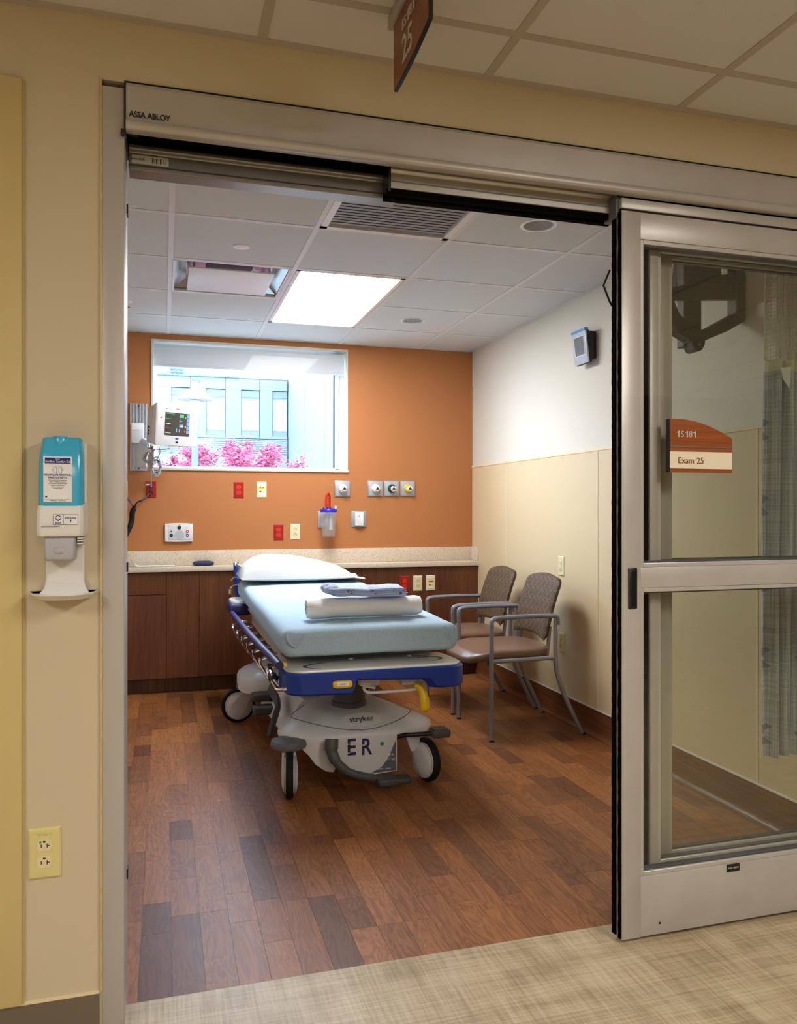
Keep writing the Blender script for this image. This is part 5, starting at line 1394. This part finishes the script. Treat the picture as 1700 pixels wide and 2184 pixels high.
for dz, s_ in ((.0405, 1), (.0365, -1)):
    zc = zn + dz; poly = [(-.010, zc - .002 * s_), (-.004, zc + .003 * s_), (.002, zc - .002 * s_), (.002, zc + .0005 * s_), (-.004, zc + .0055 * s_ - .0005), (-.010, zc + .0005 * s_)]
    mk('logo_chevron', bmprism(poly, 'Y', -.0898, -.0888), ink_blue, gd)
lettering('BODE', .0050, ink_blue, gd, -.004, -.0897, zn + .0268)
lettering('MEDLINE', .0058, ink_blue, gd, .0222, -.0897, zn + .0375)
mk('logo_stem', bmprism([(.020, zn + .034), (.024, zn + .034), (.0215, zn + .027)], 'Y', -.0898, -.0888), ink_blue, gd)
lettering('HAND HYGIENE COMPLIANCE', .0034, ink_blue, gd, -.020, -.0890, zn + .019, sx=.85)
# push bar
bm = bmesh.new(); rings = []
for z, w3, y3 in ((zn + .002, .034, -.060), (zn - .010, .0345, -.078), (zn - .040, .034, -.084), (zn - .056, .033, -.080), (zn - .060, .030, -.072)):
    rings.append([bm.verts.new(p) for p in ((-w3 - .004, -.03, z), (-w3 - .002, y3 + .006, z), (-w3 + .003, y3, z), (w3 - .009, y3, z), (w3 - .004, y3 + .006, z), (w3 - .003, -.03, z))])
ring_faces(bm, rings); mk('push_bar', bm, mat('push grey', (178, 178, 184), .4), gd, bev=.002)
mk('push_dimple', superq(bmesh.new(), (-.003, -.080, zn - .036), (.014, .006, .008), .7, .8, 20, 10), MATS['push grey'], gd)
for k in range(3): mk('side_rib', bmbox(.034, .046, -.07, -.016, zn - .010 - .006 * k, zn - .007 - .006 * k), wht, gd)
# bottle
bm = bmesh.new(); rings = []
for z, x0, x1, yf, yb_ in ((zh - .012, -.046, .044, -.074, -.018), (zh - .006, -.0475, .0455, -.080, -.018), (zh + .06, -.0475, .0455, -.080, -.018), (zt_ - .045, -.0460, .0450, -.078, -.018), (zt_ - .030, -.0445, .0435, -.072, -.018), (zt_ - .004, -.0415, .0415, -.064, -.018), (zt_, -.038, .039, -.058, -.022)):
    rings.append([bm.verts.new(p) for p in ((x0, yb_, z), (x0, yf + .010, z), (x0 + .004, yf + .003, z), (x0 + .011, yf, z), (x1 - .011, yf, z), (x1 - .004, yf + .003, z), (x1, yf + .010, z), (x1, yb_, z))])
ring_faces(bm, rings); bo = mk('gel_bottle', bm, gel_blue, gd, bev=.002)
mk('bottle_cap', bmlathe([(.0165, zt_ - .024), (.0175, zt_ - .020), (.0175, zt_ - .001), (.016, zt_ + .0015), (0, zt_ + .0015)], 28, Matrix.Translation((-.003, -.053, 0))), gel_blue, gd)
lx0, lx1, lz0, lz1 = -.036, .024, zh + .012, zt_ - .046
lb = mk('bottle_label', bmbox(lx0, lx1, -.0812, -.0795, lz0, lz1), label_white, gd)
mk('label_band', bmbox(lx0 + .003, lx1 - .003, -.0816, -.0811, lz1 - .016, lz1 - .003), ink_blue, lb)
lm = (lx0 + lx1) / 2
lettering('BODE', .0034, label_white, lb, lm, -.0818, lz1 - .0062)
lettering('Sterillium Comfort Gel', .0066, label_white, lb, lm, -.0818, lz1 - .0118, sx=.84, bold=.0001)
lettering('HEALTHCARE PERSONNEL', .0060, ink_blue, lb, lm, -.0814, lz1 - .042, sx=.80, bold=.0001)
lettering('HAND ANTISEPTIC', .0060, ink_blue, lb, lm, -.0814, lz1 - .048, sx=.80, bold=.0001)
for body, dz, sz in (('with moisturizers and emollients', .0535, .0030), ('Kills > 99.999% of germs', .0575, .0034), ('in 15 seconds without water', .0610, .0034), ('Fragrance free, dye free', .0655, .0030), ('For external use only', .0690, .0030), ('Flammable liquid', .0725, .0030)):
    lettering(body, sz, slate, lb, lm, -.0814, lz1 - dz)
lettering('1000 mL   33.8 fl oz', .0040, ink, lb, lm, -.0814, lz0 + .0032)
mk('label_rule', bmbox(lx0 + .002, lx1 - .002, -.0815, -.0811, lz0 + .0062, lz0 + .0066), slate, lb)
for s_ in (-1, 1):      # two open hands outlined on the label
    hx = lm + s_ * .0052; hz = lz1 - .034
    pts = [(hx + s_ * .002, hz - .004), (hx + s_ * .003, hz + .001), (hx + s_ * .007, hz + .004), (hx + s_ * .0065, hz + .0055), (hx + s_ * .003, hz + .0035), (hx + s_ * .0035, hz + .009), (hx + s_ * .0015, hz + .0110), (hx - s_ * .001, hz + .0105), (hx - s_ * .003, hz + .008), (hx - s_ * .003, hz + .001), (hx - s_ * .002, hz - .004)]
    mk('hand_outline', bmtube([(a, -.0815, b) for a, b in pts], .00035, 5), ink_blue, lb)
mk('small_logo', bmprism([(lx0 + .003, lz0 + .012), (lx0 + .006, lz0 + .0145), (lx0 + .009, lz0 + .012), (lx0 + .006, lz0 + .0095)], 'Y', -.0816, -.0811), ink_blue, lb)

# room sign on the glass
sg = thing('room_sign', 'arched cherry wood room sign reading Exam 25 on the glass door', 'sign', (1.430, YC + .008, 1.370))
def S_(px, py): p_ = onY(px, py, YC + .006); return (p_.x - 1.430, p_.z - 1.370)
top_ = [S_(1428, 893)] + [S_(px, py) for px, py in ((1440, 893), (1460, 895), (1485, 900), (1510, 909), (1535, 921), (1560, 935.5))]
x_l, x_r = S_(1428, 950)[0], S_(1560, 950)[0]
def zz_(py): return S_(1494, py)[1]
mk('top_panel', bmprism(top_ + [(x_r, zz_(953)), (x_l, zz_(953))], 'Y', -.006, .010), sign_wood_x, sg)
mk('divider', bmbox(x_l, x_r, -.0075, .010, zz_(955.5), zz_(952.5)), alu_bright, sg)
mk('upper_strip', bmbox(x_l, x_r, -.006, .010, zz_(963.5), zz_(956)), sign_wood_x, sg)
mk('name_insert', bmbox(x_l, x_r, -.0045, .008, zz_(1000), zz_(963.5)), sign_ivory, sg)
mk('lower_strip', bmbox(x_l, x_r, -.006, .010, zz_(1008), zz_(1000)), sign_wood_x, sg)
mk('side_edge', bmprism([(x_l - .003, zz_(1008)), (x_l, zz_(1008)), (x_l, top_[0][1]), (x_l - .003, top_[0][1])], 'Y', -.004, .012), edge_black, sg)
lettering('1S181', .0265, sign_letter, sg, S_(1462, 925)[0], -.0068, S_(1462, 926)[1], sx=.95, depth=.001)
lettering('Exam 25', .0262, brown_letter, sg, S_(1472.5, 983)[0], -.0050, S_(1472, 983)[1], sx=1.0, depth=.001)
for k in range(7):
    for j in range(3):
        if (k * 3 + j) % 4 == 1: continue
        mk('braille_dot', bmlathe([(.0008, 0), (.0006, .0007), (0, .0008)], 8, Matrix.Translation((S_(1446, 940)[0] + .0052 * k + .002 * (j % 2), -.006, S_(1446, 941)[1] - .0022 * (j // 2))) @ AX_Y), sign_wood_x, sg)

# hanging blade sign
hx = .528
hg = thing('hanging_room_sign', 'cherry wood blade sign numbered 25 hanging from the corridor ceiling', 'sign', (hx, 1.69, 2.25), -PI / 2)
# local x = towards the camera (-Y), local -y = towards -X
zt_, yl, yr = .152, -.128, .130
bot = [(yl, -.004)] + [(yl + (yr - yl) * k / 10, -.004 + .022 * (k / 10) - .006 * math.sin(PI * k / 10)) for k in range(1, 11)]
mk('sign_core', bmprism(bot + [(yr, zt_), (yl, zt_)], 'Y', -.004, .004), edge_black, hg)
mk('sign_face', bmprism([(a * .992, b + .002) for a, b in bot] + [(yr * .992, zt_ - .001), (yl * .992, zt_ - .001)], 'Y', -.0055, -.004), sign_wood, hg)
mk('sign_face', bmprism([(a * .992, b + .002) for a, b in bot] + [(yr * .992, zt_ - .001), (yl * .992, zt_ - .001)], 'Y', .004, .0055), sign_wood, hg)
mk('hanger_channel', bmbox(-.15, .15, -.014, .014, zt_, zt_ + .031, r=.002), alu, hg)
lettering('1S181', .033, sign_letter, hg, -.010, -.0066, .108, depth=.0014, sx=1.12, bold=.0004)
lettering('25', .086, sign_letter, hg, -.015, -.0066, .047, depth=.0014, sx=.95, bold=.0006)

# ================================================================ OUTSIDE THE WINDOW
GZ = -4.6
struct('outdoor_ground', bmbox(-60, 60, 6.2, 90, GZ - .2, GZ), mat('paved court', (128, 128, 126), .9), 'pale paved courtyard far below the window', 'ground')
FYB = 30.0
def fX(px): return onY(px, 900, FYB).x
def fZ(py): return onY(470, py, FYB).z
fac = mat('precast panel', (106, 109, 111), .8); fac_w = mat('white window blind', (138, 140, 142), .6); fac_b = mat('blue grey spandrel', (94, 101, 106), .5); fac_d = mat('panel joint', (86, 95, 104), .7)
bl = thing('office_building', 'pale panelled building with louvred band across the court', 'building', (-6, FYB, GZ))
def Lb(bm): bmesh.ops.translate(bm, vec=(6, -FYB, -GZ), verts=bm.verts); return bm
zt_b = 6.13; RXB = 4.47
mk('wall', Lb(bmbox(-26, RXB, FYB + .2, FYB + 8, GZ, zt_b)), fac_d, bl)
cols = [406 - 75 * 4, 406 - 75 * 3, 406 - 75 * 2, 406 - 75, 406, 481, 554]
xj = [fX(c) for c in cols] + [RXB]
xj = [xj[0] - 2.2 * k for k in (8, 7, 6, 5, 4, 3, 2, 1)] + xj
zrow = [(GZ, 3.27), (3.95, 4.35), (4.35, 5.85), (5.85, zt_b)]
for a, b in zip(xj, xj[1:]):
    # panels around the window of each bay: window stands at the right of the joint pair
    wdt = b - a; w0 = a + .45 * wdt
    mk('wall_panel', Lb(bmbox(a + .008, b - .008, FYB, FYB + .2, GZ, 3.292)), fac, bl)
    mk('wall_panel', Lb(bmbox(a + .008, b - .008, FYB, FYB + .2, 3.92, 4.018)), fac, bl)
    mk('wall_panel', Lb(bmbox(a + .008, w0, FYB, FYB + .2, 4.02, 5.715)), fac, bl)
    mk('wall_panel', Lb(bmbox(a + .008, b - .008, FYB, FYB + .2, 5.72, zt_b)), fac, bl)
    mk('spandrel', Lb(bmbox(w0, b - .008, FYB + .06, FYB + .2, 5.45, 5.70)), fac_b, bl)
    f = mk('window', Lb(bmbox(w0, b - .008, FYB + .08, FYB + .2, 4.20, 5.44)), fac_w, bl)
    mk('window_frame', Lb(frame_bm(w0, b - .008, 4.20, 5.44, .03, FYB + .05, FYB + .1)), fac, f)
    mk('spandrel', Lb(bmbox(w0, b - .008, FYB + .06, FYB + .2, 4.02, 4.20)), fac_b, bl)
for k in range(9):
    z = 3.30 + .068 * k; mk('louvre_slat', Lb(bmbox(xj[0], RXB, FYB + .02, FYB + .2, z, z + .056)), fac, bl)
pent = onY(378, 790, 34)
mk('penthouse', Lb(bmbox(-22, onY(445, 800, 34).x, 34, 38, zt_b, 8.6)), fac, bl)
wx0, wx1 = onY(362, 790, 34).x, onY(392, 790, 34).x; wz0, wz1 = onY(377, 797, 34).z, onY(377, 783, 34).z
for i in range(3):
    for j in range(2):
        a = wx0 + (wx1 - wx0) * i / 3; c = wz0 + (wz1 - wz0) * j / 2
        mk('window', Lb(bmbox(a + .03, a + (wx1 - wx0) / 3 - .03, 33.93, 34.02, c + .03, c + (wz1 - wz0) / 2 - .03)), mat('dark blue window', (60, 84, 110), .3), bl)
mk('roof_coping', Lb(bmbox(-26, RXB, FYB - .06, FYB + .3, zt_b, zt_b + .07)), fac_d, bl)
wg = thing('building_wing', 'tall blank white wing wall closing the right side of the court', 'building', (6.5, 24, GZ))
def Lw(bm): bmesh.ops.translate(bm, vec=(-6.5, -24, -GZ), verts=bm.verts); return bm
yj = [FYB + 2, onX(649, 900, RXB).y, onX(690, 900, RXB).y, onX(716, 900, RXB).y, 16.5]
wsh = mat('white wing panel', (106, 112, 114), .7)
for a, b in zip(yj, yj[1:]):
    mk('wall_panel', Lw(bmbox(RXB + .03, 12, b + .03, a - .03, GZ, 6.9)), wsh, wg)
mk('wall_core', Lw(bmbox(RXB + .1, 11.9, 16.6, FYB + 2, GZ, 6.8)), fac_d, wg)

# street lamps
def street_lamp(px, py, Y, r_, label):
    c = onY(px, py, Y); t = thing('street_lamp', label, 'lamp', (c.x, Y, GZ), 0, 'courtyard lamps')
    z = c.z - GZ; lm_ = mat('lamp shade enamel', (150, 152, 154), .4); pm = mat('blue grey pole', (58, 78, 108), .5)
    mk('pole', bmlathe([(.10, 0), (.10, .5), (.062, .55), (.055, z - .1)], 16), pm, t)
    mk('shade', bmlathe([(r_, z), (r_ * .97, z + .03), (r_ * .42, z + .16), (r_ * .25, z + .20), (r_ * .23, z + .30), (0, z + .30)], 32), lm_, t)
    mk('cap', bmlathe([(r_ * .27, z + .30), (r_ * .27, z + .34), (0, z + .35)], 20), pm, t)
    mk('lamp_globe', bmlathe([(r_ * .30, z - .02), (r_ * .28, z - .22), (r_ * .18, z - .30), (0, z - .31)], 20), lm_, t)
    return t
street_lamp(416, 853, 14.0, .30, 'courtyard lamp with wide pale shade rising beside the monitor')
street_lamp(360, 994, 20.0, .30, 'lower courtyard lamp whose pale shade peeks above the window sill')
# blossom trees
bark = mat('grey pink bark', (120, 92, 92), .9)
lfm = []
for k, c in enumerate(((150, 52, 82), (160, 68, 96), (136, 42, 70))): lfm.append(mat('pink leaf %s' % 'abc'[k], c, .7))
def tree(px, pytop, Y, halfw, label, seed):
    rr = random.Random(seed); top = onY(px, pytop, Y); t = thing('blossom_tree', label, 'tree', (top.x, Y, GZ), 0, 'pink trees outside the window')
    Ht = top.z - GZ
    bm = bmesh.new(); leaves = []
    tube(bm, smooth_path([(0, 0, 0), (.05, 0, Ht * .4), (-.04, .03, Ht * .72), (0, 0, Ht * .95)], 5), [.11 - .104 * k / 15 for k in range(16)], 7)
    tips = []
    for k in range(64):
        u = .42 + .53 * (k + rr.random()) / 64; a = rr.uniform(0, 2 * PI); L = halfw * (1.1 - .95 * ((u - .42) / .56) ** 4.5) * rr.uniform(.6, 1.15)
        b = Vector((0, 0, Ht * u * .97)); d = Vector((math.cos(a), math.sin(a) * .8, rr.uniform(.35, .75))).normalized()
        mid = b + d * L * .55; e = b + d * L + Vector((0, 0, .08 * L))
        tube(bm, [b, mid, e], [.022, .013, .004], 5); tips.append((b, mid, e))
        for q in range(4):
            s0 = mid.lerp(e, rr.random()); d2 = (d + Vector((rr.uniform(-.7, .7), rr.uniform(-.7, .7), rr.uniform(0, .8)))).normalized(); e2 = s0 + d2 * L * .35
            tube(bm, [s0, e2], [.008, .003], 4); tips.append((s0, s0.lerp(e2, .5), e2))
    mk('branches', bm, bark, t)
    bms = [bmesh.new() for _ in range(3)]
    for (b, m_, e) in tips:
        for q in range(60):
            c = b.lerp(e, rr.uniform(.25, 1.05)) + Vector((rr.gauss(0, .055), rr.gauss(0, .055), rr.gauss(0, .055))); s_ = rr.uniform(.018, .042)
            R = Matrix.Rotation(rr.uniform(0, 6.3), 3, 'Z') @ Matrix.Rotation(rr.uniform(0, 6.3), 3, 'X'); k = rr.randrange(3)
            bms[k].faces.new([bms[k].verts.new(c + R @ Vector(p)) for p in ((-s_, 0, 0), (0, -s_ * .5, s_ * .15), (s_, 0, 0), (0, s_ * .5, s_ * .15))])
    for k in range(3):
        o = mk('blossom', bms[k], lfm[k], t, smooth=False); o['kind'] = 'stuff'
tree(386, 938, 19.0, .80, 'smallest pink tree, just left of the lamp pole', 1)
tree(455, 914, 16.4, .98, 'pink tree between the lamp pole and the tallest pink tree', 2)
tree(533, 902, 12.2, .95, 'tallest pink tree, nearest the white wing', 3)
tree(583, 958, 9.9, .42, 'low pink tree at the foot of the white wing', 4)
